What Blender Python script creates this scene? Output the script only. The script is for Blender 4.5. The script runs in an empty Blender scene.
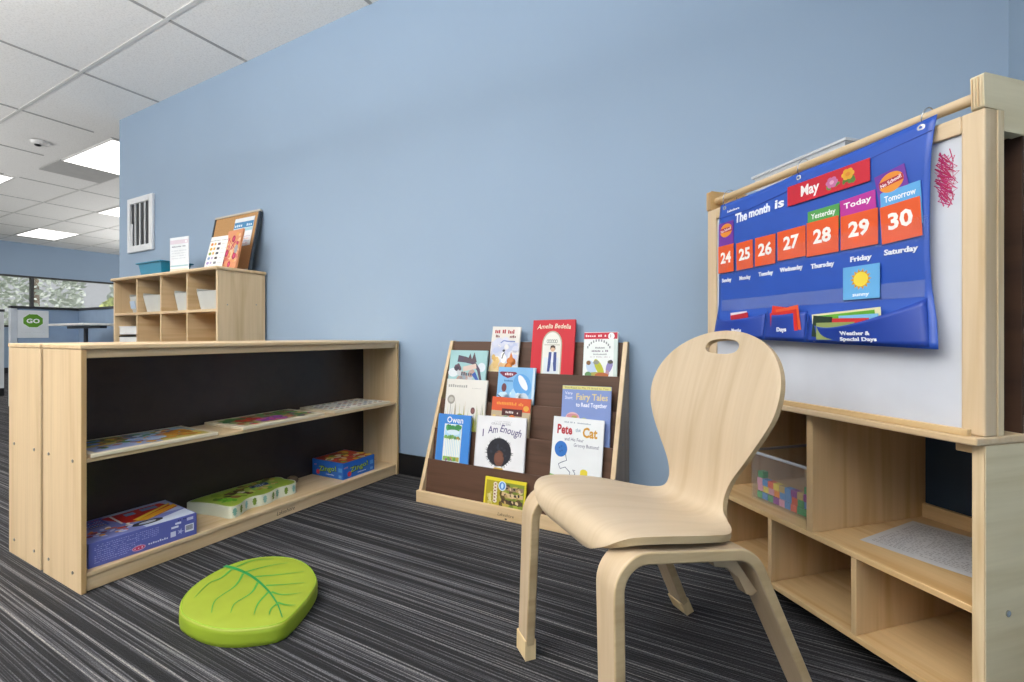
import bpy, bmesh, math, random
from mathutils import Vector, Matrix
random.seed(7)
scn = bpy.context.scene
COL = scn.collection
PI = math.pi

# ------------------------------------------------------------------ materials
def s2l(c):
    c = c / 255.0
    return c / 12.92 if c <= 0.04045 else ((c + 0.055) / 1.055) ** 2.4
def hexl(h):
    h = h.lstrip('#')
    return (s2l(int(h[0:2], 16)), s2l(int(h[2:4], 16)), s2l(int(h[4:6], 16)), 1.0)

class NT:
    def __init__(self, name):
        self.m = bpy.data.materials.new(name)
        self.m.use_nodes = True
        self.nt = self.m.node_tree
        self.b = self.nt.nodes['Principled BSDF']
    def n(self, t, **kw):
        nd = self.nt.nodes.new(t)
        for k, v in kw.items():
            if k in nd.inputs: nd.inputs[k].default_value = v
            else: setattr(nd, k, v)
        return nd
    def l(self, a, ao, b, bi):
        self.nt.links.new(a.outputs[ao], b.inputs[bi])
    def mixc(self, fac, a, b, blend='MIX'):
        nd = self.nt.nodes.new('ShaderNodeMix'); nd.data_type = 'RGBA'; nd.blend_type = blend
        for i, v in ((0, fac), (6, a), (7, b)):
            if isinstance(v, tuple) and len(v) == 2 and hasattr(v[0], 'outputs'): self.nt.links.new(v[0].outputs[v[1]], nd.inputs[i])
            else: nd.inputs[i].default_value = v
        return (nd, 2)
    def ramp(self, src, stops, interp='LINEAR'):
        nd = self.nt.nodes.new('ShaderNodeValToRGB'); cr = nd.color_ramp; cr.interpolation = interp
        while len(cr.elements) < len(stops): cr.elements.new(0.5)
        for e, (p, c) in zip(cr.elements, stops): e.position = p; e.color = c
        self.nt.links.new(src[0].outputs[src[1]], nd.inputs[0])
        return (nd, 0)
    def base(self, src): self.nt.links.new(src[0].outputs[src[1]], self.b.inputs['Base Color'])
    def bump(self, src, strength=0.2, dist=0.002):
        nd = self.n('ShaderNodeBump', Strength=strength, Distance=dist)
        self.nt.links.new(src[0].outputs[src[1]], nd.inputs['Height'])
        self.nt.links.new(nd.outputs[0], self.b.inputs['Normal'])
    def coord(self, scale, out='Object'):
        tc = self.n('ShaderNodeTexCoord'); mp = self.n('ShaderNodeMapping')
        mp.inputs['Scale'].default_value = scale
        self.l(tc, out, mp, 'Vector')
        return mp
    def noise(self, mp, scale=1.0, detail=3.0, rough=0.55, dist=0.0):
        nd = self.n('ShaderNodeTexNoise', Scale=scale, Detail=detail, Roughness=rough, Distortion=dist)
        self.l(mp, 0, nd, 'Vector')
        return nd

_cache = {}
def paint(h, rough=0.5, metal=0.0, vary=0.04):
    """plain colour with a slight procedural mottling"""
    k = (h, rough, metal)
    if k in _cache: return _cache[k]
    t = NT('paint_' + h.lstrip('#') + '_%d' % int(rough * 100))
    c = hexl(h)
    ns = t.noise(t.coord((9, 9, 9)), 1.0, 2.0)
    lo = tuple(max(0, x * (1 - vary)) for x in c[:3]) + (1,)
    hi = tuple(min(1, x * (1 + vary)) for x in c[:3]) + (1,)
    t.base(t.ramp((ns, 0), [(0.3, lo), (0.7, hi)]))
    t.b.inputs['Roughness'].default_value = rough
    t.b.inputs['Metallic'].default_value = metal
    _cache[k] = t.m
    return t.m

def wood(name, light, dark, axis='z', rough=0.42, streak=0.5, scale=1.0):
    t = NT(name)
    lo, hi = 1.1 * scale, 15.0 * scale
    sc = {'x': (lo, hi, hi), 'y': (hi, lo, hi), 'z': (hi, hi, lo), 'yz': (hi, lo, lo)}[axis]
    big = t.noise(t.coord(sc), 1.0, 3.0, 0.5, 0.45)
    sc2 = tuple(v * (6 if v > 5 else 2.5) for v in sc)
    fine = t.noise(t.coord(sc2), 1.0, 2.0, 0.6)
    c1 = t.ramp((big, 0), [(0.30, hexl(dark)), (0.52, hexl(light)), (0.72, tuple(min(1, x * 1.04) for x in hexl(light)[:3]) + (1,))])
    f = t.ramp((fine, 0), [(0.35, (0.88, 0.86, 0.83, 1)), (0.6, (1, 1, 1, 1))])
    t.base(t.mixc(streak, c1, t.mixc(1.0, c1, f, 'MULTIPLY')))
    t.b.inputs['Roughness'].default_value = rough
    t.bump((fine, 0), 0.03, 0.001)
    return t.m

def wall_mat(h):
    t = NT('wall_paint_' + h.lstrip('#'))
    c = hexl(h)
    ns = t.noise(t.coord((1.2, 1.2, 1.2)), 1.0, 2.0)
    t.base(t.ramp((ns, 0), [(0.3, tuple(x * .97 for x in c[:3]) + (1,)), (0.7, tuple(min(1, x * 1.02) for x in c[:3]) + (1,))]))
    fine = t.noise(t.coord((260, 260, 260)), 1.0, 2.0)
    t.bump((fine, 0), 0.06, 0.001)
    t.b.inputs['Roughness'].default_value = 0.62
    return t.m

def carpet_mat():
    t = NT('striped_carpet')
    n1 = t.noise(t.coord((0.38, 150, 1)), 1.0, 2.0, 0.6, 0.05)
    n2 = t.noise(t.coord((2.0, 340, 1)), 1.0, 2.0, 0.6)
    n3 = t.noise(t.coord((0.5, 26, 1)), 1.0, 1.0, 0.5)
    fib = t.noise(t.coord((230, 330, 170)), 1.0, 2.0, 0.8)
    a = t.n('ShaderNodeMath', operation='MULTIPLY_ADD'); a.inputs[1].default_value = 0.58
    t.l(n1, 0, a, 0)
    b = t.n('ShaderNodeMath', operation='MULTIPLY'); b.inputs[1].default_value = 0.34
    t.l(n2, 0, b, 0); t.l(b, 0, a, 2)
    d = t.n('ShaderNodeMath', operation='MULTIPLY_ADD'); d.inputs[1].default_value = 0.07
    t.l(n3, 0, d, 0); t.l(a, 0, d, 2)
    c = t.ramp((d, 0), [(0.42, hexl('#121114')), (0.49, hexl('#1f1e21')), (0.515, hexl('#3c3b3f')), (0.55, hexl('#5c5b5f')), (0.59, hexl('#767476')), (0.66, hexl('#9a968f'))])
    f = t.ramp((fib, 0), [(0.32, (0.22, 0.22, 0.23, 1)), (0.66, (1.2, 1.19, 1.17, 1))])
    t.base(t.mixc(1.0, c, f, 'MULTIPLY'))
    t.bump((fib, 0), 0.5, 0.004)
    t.b.inputs['Roughness'].default_value = 0.95
    return t.m

def ceiling_mat():
    t = NT('acoustic_tile')
    fine = t.noise(t.coord((95, 95, 95)), 1.0, 4.0, 0.7)
    c = t.ramp((fine, 0), [(0.32, hexl('#e2e1de')), (0.5, hexl('#f3f2ef')), (0.75, hexl('#f8f7f4'))])
    t.base(c); t.bump((fine, 0), 0.25, 0.003)
    t.b.inputs['Roughness'].default_value = 0.9
    return t.m

def emit_mat(name, strength, h='#ffffff'):
    t = NT(name)
    ns = t.noise(t.coord((300, 300, 300)), 1.0, 1.0)
    c = hexl(h)
    r = t.ramp((ns, 0), [(0.2, tuple(x * .97 for x in c[:3]) + (1,)), (0.8, c)])
    t.base(r)
    t.nt.links.new(r[0].outputs[0], t.b.inputs['Emission Color'])
    t.b.inputs['Emission Strength'].default_value = strength
    return t.m

def clear_mat(name, h, alpha_mix, rough=0.15):
    """see-through plastic or glass: part transparent, part tinted glossy"""
    t = NT(name)
    ns = t.noise(t.coord((6, 6, 6)), 1.0, 2.0)
    c = hexl(h)
    t.base(t.ramp((ns, 0), [(0.3, tuple(x * .95 for x in c[:3]) + (1,)), (0.7, c)]))
    t.b.inputs['Roughness'].default_value = rough
    tr = t.n('ShaderNodeBsdfTransparent'); mx = t.n('ShaderNodeMixShader'); mx.inputs[0].default_value = alpha_mix
    out = t.nt.nodes['Material Output']
    t.l(tr, 0, mx, 1); t.l(t.b, 0, mx, 2); t.l(mx, 0, out, 'Surface')
    return t.m

def leaf_mat(name, a, b):
    t = NT(name)
    ns = t.noise(t.coord((3, 3, 3)), 1.0, 3.0)
    t.base(t.ramp((ns, 0), [(0.35, hexl(a)), (0.65, hexl(b))]))
    t.b.inputs['Roughness'].default_value = 0.7
    return t.m

def cork_mat(name, a, b, c, sc=140):
    t = NT(name)
    ns = t.noise(t.coord((sc, sc, sc)), 1.0, 3.0, 0.7)
    t.base(t.ramp((ns, 0), [(0.3, hexl(a)), (0.5, hexl(b)), (0.72, hexl(c))]))
    t.b.inputs['Roughness'].default_value = 0.85
    return t.m

MAPLE_X = wood('maple_grain_x', '#d8bc94', '#caaa7c', 'x')
MAPLE_Y = wood('maple_grain_y', '#d8bc94', '#caaa7c', 'y')
MAPLE_Z = wood('maple_grain_z', '#d8bd96', '#c9ab80', 'z')
EDGE = wood('maple_edge', '#bf9c6c', '#a98453', 'z')
CHAIRW = wood('bent_beech', '#bda98e', '#b39e81', 'yz', 0.45, 0.3, 1.6)
CHAIRB = wood('bent_beech_back', '#bda78a', '#b29b7b', 'yz', 0.45, 0.3, 1.6)
CHAIREDGE = wood('bent_ply_edge', '#c3ab84', '#a98f68', 'y', 0.5)
FOOTW = wood('pale_foot_tip', '#dcc396', '#cdb080', 'z', 0.4)
BIRCH_X = wood('birch_grain_x', '#d6b686', '#c59c66', 'x', .42, .5, 1.3)
BIRCH_Y = wood('birch_grain_y', '#cda871', '#b98c54', 'y', .42, .5, 1.3)
BIRCH_Z = wood('birch_grain_z', '#d0b186', '#c09e6e', 'z', .42, .35, 1.4)
FRAMEW = wood('pale_frame', '#d3bb99', '#c6aa82', 'z', .42, .35, 1.5)
FRAMEX = wood('pale_frame_x', '#d3bb99', '#c6aa82', 'x', .42, .35, 1.5)
OLIVE = wood('pale_birch_end', '#d8caa8', '#cdbd97', 'y', 0.5, 0.25, 1.6)
PLY = wood('ply_edge_light', '#dcc7a2', '#b8925f', 'z', 0.5, 0.7, 1.6)
BROWN = wood('dark_brown_panel', '#5c4030', '#4c3424', 'x', 0.5, .5, 2.0)
BLACKP = wood('espresso_back_panel', '#2b2322', '#221c1c', 'x', 0.35)
WALL = wall_mat('#96abc2')
WALL2 = wall_mat('#9aafc4')
CARPET = carpet_mat()
CEIL = ceiling_mat()
BASEB = paint('#121215', 0.45)

# ------------------------------------------------------------------ mesh building
class MB:
    def __init__(self): self.v = []; self.f = []; self.mi = []; self.mats = []; self.sm = []
    def m(self, mat):
        if mat not in self.mats: self.mats.append(mat)
        return self.mats.index(mat)
    def add(self, vs, fs, mat, smooth=False):
        o = len(self.v); k = self.m(mat)
        self.v += [tuple(p) for p in vs]
        for f in fs: self.f.append([i + o for i in f]); self.mi.append(k); self.sm.append(smooth)
    def box(self, x0, x1, y0, y1, z0, z1, mat):
        vs = [(x, y, z) for z in (z0, z1) for y in (y0, y1) for x in (x0, x1)]
        self.add(vs, [(0, 2, 3, 1), (4, 5, 7, 6), (0, 1, 5, 4), (2, 6, 7, 3), (0, 4, 6, 2), (1, 3, 7, 5)], mat)
        return self
    def prism(self, poly, fn, a, b, mat, capmat=None, smooth=False):
        """poly: 2D points, fn(p,q,h) -> 3D; extruded between a and b"""
        n = len(poly)
        vs = [fn(p[0], p[1], a) for p in poly] + [fn(p[0], p[1], b) for p in poly]
        self.add(vs, [[i, (i + 1) % n, n + (i + 1) % n, n + i] for i in range(n)], mat, smooth)
        self.add(vs, [list(range(n))[::-1], list(range(n, 2 * n))], capmat or mat)
        return self
    def tube(self, pts, r, mat, seg=10, smooth=True, closed=False):
        pts = [Vector(p) for p in pts]; rings = []; n = len(pts)
        rr = r if isinstance(r, (list, tuple)) else [r] * n
        up = Vector((0, 0, 1))
        for i, p in enumerate(pts):
            a = pts[i - 1] if (i > 0 or closed) else p
            b = pts[(i + 1) % n] if (i < n - 1 or closed) else p
            d = (b - a).normalized()
            u = d.cross(up)
            if u.length < 1e-3: u = d.cross(Vector((1, 0, 0)))
            u.normalize(); w = u.cross(d)
            rings.append([p + (u * math.cos(2 * PI * k / seg) + w * math.sin(2 * PI * k / seg)) * rr[i] for k in range(seg)])
        vs = [q for rg in rings for q in rg]; fs = []
        for i in range(n if closed else n - 1):
            j = (i + 1) % n
            for k in range(seg):
                k2 = (k + 1) % seg
                fs.append((i * seg + k, i * seg + k2, j * seg + k2, j * seg + k))
        self.add(vs, fs, mat, smooth)
        if not closed: self.add(vs, [list(range(seg)), list(range((n - 1) * seg, n * seg))[::-1]], mat)
        return self
    def grid(self, nu, nv, fn, mat, smooth=True):
        vs = [fn(i / nu, j / nv) for j in range(nv + 1) for i in range(nu + 1)]
        fs = [(j * (nu + 1) + i, j * (nu + 1) + i + 1, (j + 1) * (nu + 1) + i + 1, (j + 1) * (nu + 1) + i) for j in range(nv) for i in range(nu)]
        self.add(vs, fs, mat, smooth); return self
    def build(self, name, parent=None, bevel=0.0, solid=0.0, loc=None, label=None, recalc=True):
        me = bpy.data.meshes.new(name)
        me.from_pydata(self.v, [], self.f)
        for m in self.mats: me.materials.append(m)
        me.polygons.foreach_set('material_index', self.mi)
        me.polygons.foreach_set('use_smooth', self.sm)
        me.update()
        if recalc:
            bm = bmesh.new(); bm.from_mesh(me); bmesh.ops.recalc_face_normals(bm, faces=bm.faces); bm.to_mesh(me); bm.free()
        o = bpy.data.objects.new(name, me); COL.objects.link(o)
        if parent: o.parent = parent
        if loc: o.location = loc
        if solid:
            s = o.modifiers.new('solid', 'SOLIDIFY'); s.thickness = solid; s.offset = 0
        if bevel:
            b = o.modifiers.new('bev', 'BEVEL'); b.width = bevel; b.segments = 2; b.limit_method = 'ANGLE'; b.angle_limit = math.radians(40)
        if label: o['label'] = label
        return o

def tag(o, label, cat, group=None, kind=None):
    o['label'] = label; o['category'] = cat
    if group: o['group'] = group
    if kind: o['kind'] = kind
    return o
def thing(name, label, cat, loc=(0, 0, 0), rz=0.0, group=None, rot=None):
    o = bpy.data.objects.new(name, None); COL.objects.link(o)
    o.location = loc; o.rotation_euler = rot if rot else (0, 0, rz); o.empty_display_size = 0.05
    return tag(o, label, cat, group)
def structure(o): o['kind'] = 'structure'; return o

# ------------------------------------------------------------------ flat printed art
def text_mesh(s, bold=0.0, shear=0.0):
    cu = bpy.data.curves.new('t', 'FONT'); cu.body = s; cu.size = 1.0; cu.offset = bold; cu.shear = shear
    cu.resolution_u = 2; cu.align_x = 'LEFT'
    o = bpy.data.objects.new('t', cu)
    me = o.to_mesh()
    vs = [(v.co.x, v.co.y) for v in me.vertices]; fs = [list(p.vertices) for p in me.polygons]
    o.to_mesh_clear(); bpy.data.objects.remove(o); bpy.data.curves.remove(cu)
    return vs, fs

class Art:
    """shapes printed on a surface; fn(a, b, h) maps surface coordinates to 3D"""
    def __init__(self, mb, fn, step=0.0004): self.mb = mb; self.fn = fn; self.k = 1; self.step = min(step, .00006)
    def _put(self, pts, faces, h, rough=0.55, smooth=False):
        self.mb.add([self.fn(a, b, self.k * self.step) for a, b in pts], faces, paint(h, rough) if isinstance(h, str) else h, smooth)
    def up(self): self.k += 1; return self
    def poly(self, pts, h):
        self._put(pts, [list(range(len(pts)))], h); self.k += 1; return self
    def rect(self, a0, a1, b0, b1, h): return self.poly([(a0, b0), (a1, b0), (a1, b1), (a0, b1)], h)
    def rrect(self, a0, a1, b0, b1, h, r):
        pts = []
        for cx, cy, s in ((a1 - r, b1 - r, 0), (a0 + r, b1 - r, 90), (a0 + r, b0 + r, 180), (a1 - r, b0 + r, 270)):
            for k in range(5):
                t = math.radians(s + k * 22.5); pts.append((cx + r * math.cos(t), cy + r * math.sin(t)))
        return self.poly(pts, h)
    def oval(self, a, b, ra, rb, h, n=20, rot=0.0):
        return self.poly([(a + ra * math.cos(t) * math.cos(rot) - rb * math.sin(t) * math.sin(rot), b + ra * math.cos(t) * math.sin(rot) + rb * math.sin(t) * math.cos(rot)) for t in [2 * PI * k / n for k in range(n)]], h)
    def star(self, a, b, r0, r1, n, h):
        return self.poly([(a + (r0 if k % 2 else r1) * math.cos(PI * k / n), b + (r0 if k % 2 else r1) * math.sin(PI * k / n)) for k in range(2 * n)], h)
    def stroke(self, pts, w, h, taper=False):
        L = []; R = []; n = len(pts)
        for i, p in enumerate(pts):
            a = pts[max(0, i - 1)]; b = pts[min(n - 1, i + 1)]
            dx, dy = b[0] - a[0], b[1] - a[1]; d = math.hypot(dx, dy) or 1
            ww = w * (1 - 0.85 * i / (n - 1)) if taper else w
            L.append((p[0] - dy / d * ww / 2, p[1] + dx / d * ww / 2)); R.append((p[0] + dy / d * ww / 2, p[1] - dx / d * ww / 2))
        self._put(L + R, [[i, i + 1, n + i + 1, n + i] for i in range(n - 1)], h); self.k += 1; return self
    def text(self, s, a0, b0, height, h, width=None, bold=0.0, rot=0.0, shear=0.0, center=False, arc=0.0):
        vs, fs = text_mesh(s, bold, shear)
        if not vs: return self
        x0 = min(v[0] for v in vs); x1 = max(v[0] for v in vs)
        sy = height / 0.70; sx = sy if width is None else width / (x1 - x0)
        W = (x1 - x0) * sx; off = -W / 2 if center else 0.0
        pts = []
        for x, y in vs:
            px = (x - x0) * sx + off; py = y * sy
            if arc: py += arc * (1 - ((px - off) / W * 2 - 1) ** 2)
            pts.append((a0 + px * math.cos(rot) - py * math.sin(rot), b0 + px * math.sin(rot) + py * math.cos(rot)))
        self._put(pts, fs, h); self.k += 1; return self
    def scrawl(self, a0, a1, b, hgt, h, n=8, w=None):
        """illegible small lettering"""
        k = int(n); st = (a1 - a0) / k
        for i in range(k):
            a = a0 + i * st; q = random.uniform(0.55, 1.0)
            if random.random() < 0.14: continue
            self._put([(a, b), (a + st * .68, b), (a + st * .68, b + hgt * q), (a, b + hgt * q)], [[0, 1, 2, 3]], h)
        self.k += 1; return self
    def blobs(self, a0, a1, b0, b1, cols, n, r0, r1):
        for i in range(n):
            self.oval(random.uniform(a0, a1), random.uniform(b0, b1), random.uniform(r0, r1), random.uniform(r0, r1) * .8, random.choice(cols), 9, random.uniform(0, 3))
            if i % 4: self.k -= 1
        return self

# ------------------------------------------------------------------ room
WY = 1.99; CZ = 2.718; RX = 0.675; FX = -13.65; CX = -5.10
o = structure(MB().box(FX - .15, RX + .12, -6.0, 9.0, -0.06, 0.0, CARPET).build('floor'))
# main wall: a long blue wall that ends at a free corner, the space continues behind it
structure(MB().box(CX, RX + .12, WY, WY + .13, 0, CZ, WALL).build('wall_main'))
structure(MB().box(RX, RX + .12, -6.0, WY, 0, CZ, WALL2).build('wall_right'))
structure(MB().box(CX + .001, RX, WY - .011, WY, 0, 0.115, BASEB).build('baseboard_main', bevel=.003))
structure(MB().box(RX - .011, RX, -6.0, WY - .011, 0, 0.115, BASEB).build('baseboard_right', bevel=.003))
# far window wall
WZ0, WZ1 = 0.95, 2.035
far = MB().box(FX - .15, FX, -6, 9, WZ1, CZ, WALL).box(FX - .15, FX, -6, 9, 0, WZ0, WALL)
structure(far.build('wall_far'))
structure(MB().box(FX, FX + .012, -6, 9, 0, .115, BASEB).build('baseboard_far'))
structure(MB().box(FX - .15, RX + .12, 9.0, 9.12, 0, CZ, WALL).build('wall_back'))
FRAME = paint('#2a2b2e', 0.4)
GLASS = clear_mat('window_glass', '#e8f0f4', 0.12, 0.03)
k = 0
for y0 in [-4.1, -2.13, -0.16, 1.84, 3.81, 5.78, 7.75]:
    k += 1
    y1 = min(y0 + 1.97, 9.0)
    w = MB()
    for a in (y0, y1 - .022): w.box(FX - .10, FX + .012, a, a + .022, WZ0, WZ1, FRAME)
    w.box(FX - .10, FX + .012, y0 + .022, y1 - .022, WZ1 - .035, WZ1, FRAME)
    w.box(FX - .10, FX + .012, y0 + .022, y1 - .022, WZ0, WZ0 + .04, FRAME)
    fo = structure(w.build('window_%d' % k))
    MB().box(FX - .06, FX - .052, y0 + .022, y1 - .022, WZ0 + .04, WZ1 - .035, GLASS).build('window_pane', fo)
# ceiling: suspended tiles, real grid bars a few millimetres proud
cm = MB().box(FX - .15, RX + .12, -6.0, 9.12, CZ, CZ + .06, CEIL)
structure(cm.build('ceiling'))
xl = [-3.21 - 1.2 * i for i in range(0, 9)] + [-2.01, -0.81, 0.39]
yl = [1.49 + 0.6 * i for i in range(-12, 13)]
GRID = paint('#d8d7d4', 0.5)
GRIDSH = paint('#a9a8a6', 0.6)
gm = MB()
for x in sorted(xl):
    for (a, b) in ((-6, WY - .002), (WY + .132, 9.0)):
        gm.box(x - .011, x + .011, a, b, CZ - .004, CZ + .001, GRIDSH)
for y in yl:
    if y < WY or y > WY + .13:
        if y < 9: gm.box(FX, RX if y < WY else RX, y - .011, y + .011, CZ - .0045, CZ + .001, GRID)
structure(gm.build('trim_1'))
LIT = emit_mat('lit_diffuser', 3.0, '#fffdf8')
def light_panel(x0, x1, y0, y1, label, group='lit ceiling panels'):
    t = thing('ceiling_light', label, 'light', ((x0 + x1) / 2, (y0 + y1) / 2, CZ - .012), group=None)
    w, d = (x1 - x0) / 2, (y1 - y0) / 2
    m = MB()
    fr = paint('#e6e5e2', 0.5)
    m.box(-w, w, -d, -d + .012, -.002, .011, fr).box(-w, w, d - .012, d, -.002, .011, fr).box(-w, -w + .012, -d + .012, d - .012, -.002, .011, fr).box(w - .012, w, -d + .012, d - .012, -.002, .011, fr)
    m.build('frame', t)
    MB().box(-w + .012, w - .012, -d + .012, d - .012, .001, .009, LIT).build('diffuser', t)
    return t
light_panel(-6.8, -5.62, 2.13, 2.68, 'bright white ceiling light panel nearest the free end of the blue wall')
light_panel(-12.6, -11.46, 3.28, 3.85, 'bright ceiling light panel above the far window')
light_panel(-9.2, -8.05, 3.30, 3.88, 'bright ceiling light panel half hidden behind the wall end, beyond the grey tile')
light_panel(-9.21, -8.05, 1.50, 2.09, 'bright ceiling light panel at the left edge of the photo')
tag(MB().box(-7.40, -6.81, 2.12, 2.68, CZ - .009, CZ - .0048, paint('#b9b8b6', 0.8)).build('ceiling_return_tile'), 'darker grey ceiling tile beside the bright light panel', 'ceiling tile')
t = thing('smoke_detector', 'small white ceiling detector with a dark centre', 'smoke detector', (-6.357, 1.83, CZ))
m = MB(); prof = [(0, -.045), (.03, -.043), (.055, -.034), (.07, -.02), (.075, -.0045)]
m.grid(20, 4, lambda u, v: (prof[int(round(v * 4))][0] * math.cos(u * 2 * PI), prof[int(round(v * 4))][0] * math.sin(u * 2 * PI), prof[int(round(v * 4))][1]), paint('#e9e8e5', .4))
m.build('housing', t)
MB().grid(14, 4, lambda u, v: (.012 + (.028 * math.sin(v * PI / 2)) * math.cos(u * 2 * PI), -.02 + (.028 * math.sin(v * PI / 2)) * math.sin(u * 2 * PI), -.042 - .016 * math.cos(v * PI / 2)), paint('#141416', .3)).build('sensor', t)

# wall vent
t = thing('wall_vent', 'white wall vent grille with dark vertical slots high on the blue wall', 'vent', (-4.69, WY, 1.732))
W_, H_ = .215, .235
m = MB(); wm = paint('#e4e6e8', .4)
for a, b, c, d in ((-W_, -W_ + .045, -H_, H_), (W_ - .06, W_, -H_, H_), (-W_ + .045, W_ - .06, -H_, -H_ + .055), (-W_ + .045, W_ - .06, H_ - .05, H_)):
    m.box(a, b, -.022, -.001, c, d, wm)
m.build('frame', t, bevel=.004)
MB().box(-W_ + .04, W_ - .055, -.006, -.001, -H_ + .05, H_ - .045, paint('#2b2c30', .6)).build('backing', t)
for i in range(3):
    x = -W_ + .045 + (i + 1) * .0815 - .0
    MB().box(x - .006, x + .006, -.016, -.007, -H_ + .055, H_ - .05, wm).build('slat', t)
MB().box(-W_ + .046, -W_ + .075, -.016, -.0075, -H_ + .056, H_ - .22, wm).build('cover_plate', t)

# ------------------------------------------------------------------ far left: partition, cabinet panel, desk, sign
PB = paint('#8ea3bd', .85); CAP = paint('#2c2d31', .4); POSTW = paint('#c9cfd6', .5)
t = thing('cubicle_partition', 'low blue fabric corner partition with dark top cap beyond the shelves', 'partition', (-6.63, 1.69, 0))
MB().box(-.04, 0, .055, .53, .06, 1.05, PB).build('panel', t)
MB().box(-.04, 1.48, .53, .57, .06, 1.05, PB).build('panel', t)
MB().box(-.05, .012, 0, .58, 1.05, 1.075, CAP).box(.012, 1.48, .52, .58, 1.05, 1.075, CAP).build('top_cap', t)
MB().box(-.05, .01, 0, .05, .06, 1.05, POSTW).build('post', t, bevel=.004)
MB().box(-.045, .005, .005, .53, 0, .06, CAP).box(.005, 1.48, .535, .565, 0, .06, CAP).build('base', t)
o = MB(); o.box(-.002, .002, -.118, .118, -.142, .142, paint('#dfe2e4', .5))
a = Art(o, lambda p, q, h: (.002 + h, p, q), .0006)
a.poly([(.083 * math.cos(PI / 8 + k * PI / 4), .035 + .083 * math.sin(PI / 8 + k * PI / 4) * .92) for k in range(8)], '#f4f6f2')
a.poly([(.079 * math.cos(PI / 8 + k * PI / 4), .035 + .079 * math.sin(PI / 8 + k * PI / 4) * .92) for k in range(8)], '#5f9a1f')
a.text('GO', 0, .012, .044, '#ffffff', width=.10, bold=.03, center=True)
a.scrawl(-.09, .09, -.085, .004, '#c3c7ca', 12)
so = o.build('go_sign', loc=(-6.625, 1.855, .892)); tag(so, 'white card with a green octagon reading GO on the blue partition', 'sign')
t = thing('white_divider_panel', 'white divider panel with dark cap and base at the left edge', 'partition', (-8.6, 1.75, 0))
MB().box(-.03, .03, -.6, .38, .10, 1.08, paint('#dfe3e6', .5)).build('panel', t)
MB().box(-.035, .035, -.6, .385, 1.08, 1.11, CAP).build('top_cap', t)
MB().box(-.032, .032, -.6, .382, 0, .10, BASEB).build('base', t)
t = thing('desk', 'small pale-topped table on a grey leg in front of the blue partition', 'table', (-5.75, 1.93, 0))
MB().box(-.17, .56, -.17, .17, .865, .885, paint('#e6e4df', .35)).build('table_top', t, bevel=.004)
gm_ = paint('#4b4e54', .35, .6)
MB().box(-.2, .5, -.025, .025, .842, .865, gm_).build('beam', t)
MB().tube([(.14, 0, .02), (.14, 0, .845)], .017, gm_, 12).build('leg', t)
MB().box(-.12, .40, -.16, -.10, 0, .02, gm_).box(-.12, .40, .10, .16, 0, .02, gm_).box(.11, .17, -.10, .10, 0, .02, gm_).build('foot', t, bevel=.004)

# ------------------------------------------------------------------ trees outside
BARK = paint('#7d6c58', .9)
def tree(x, y, hgt, cr, a, b, label, lab):
    t = thing('tree', label, 'tree', (x, y, -.3), group=None)
    MB().tube([(0, 0, 0), (.05, .03, hgt * .35), (0, .08, hgt * .8)], [.16, .12, .04], BARK, 8).build('trunk', t)
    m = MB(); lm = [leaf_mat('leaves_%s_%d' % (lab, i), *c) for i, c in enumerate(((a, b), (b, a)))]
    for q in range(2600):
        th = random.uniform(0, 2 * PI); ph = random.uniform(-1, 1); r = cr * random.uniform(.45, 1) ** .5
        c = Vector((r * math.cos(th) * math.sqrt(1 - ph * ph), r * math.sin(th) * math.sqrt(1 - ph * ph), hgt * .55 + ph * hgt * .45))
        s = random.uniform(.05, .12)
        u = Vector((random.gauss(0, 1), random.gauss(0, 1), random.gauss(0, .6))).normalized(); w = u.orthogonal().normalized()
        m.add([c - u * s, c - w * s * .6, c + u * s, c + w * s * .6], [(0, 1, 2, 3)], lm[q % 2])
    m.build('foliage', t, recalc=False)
tree(-18.4, 0.9, 4.4, 1.15, '#c3cdbe', '#eef1ea', 'grey-green leafy tree beyond the window, at its left end', 'a')  # leaf colours of these trees paled to paint in bright outdoor haze
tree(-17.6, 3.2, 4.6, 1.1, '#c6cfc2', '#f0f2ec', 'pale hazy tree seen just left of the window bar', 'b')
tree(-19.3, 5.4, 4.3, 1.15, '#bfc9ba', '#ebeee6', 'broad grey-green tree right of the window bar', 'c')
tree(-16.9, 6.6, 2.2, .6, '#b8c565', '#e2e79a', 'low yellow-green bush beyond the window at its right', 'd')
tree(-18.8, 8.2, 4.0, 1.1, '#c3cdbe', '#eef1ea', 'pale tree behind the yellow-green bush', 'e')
structure(MB().box(-40, FX - .16, -20, 30, -.4, -.3, leaf_mat('outdoor_grass', '#7c8b5c', '#96a272')).build('ground'))

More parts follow.
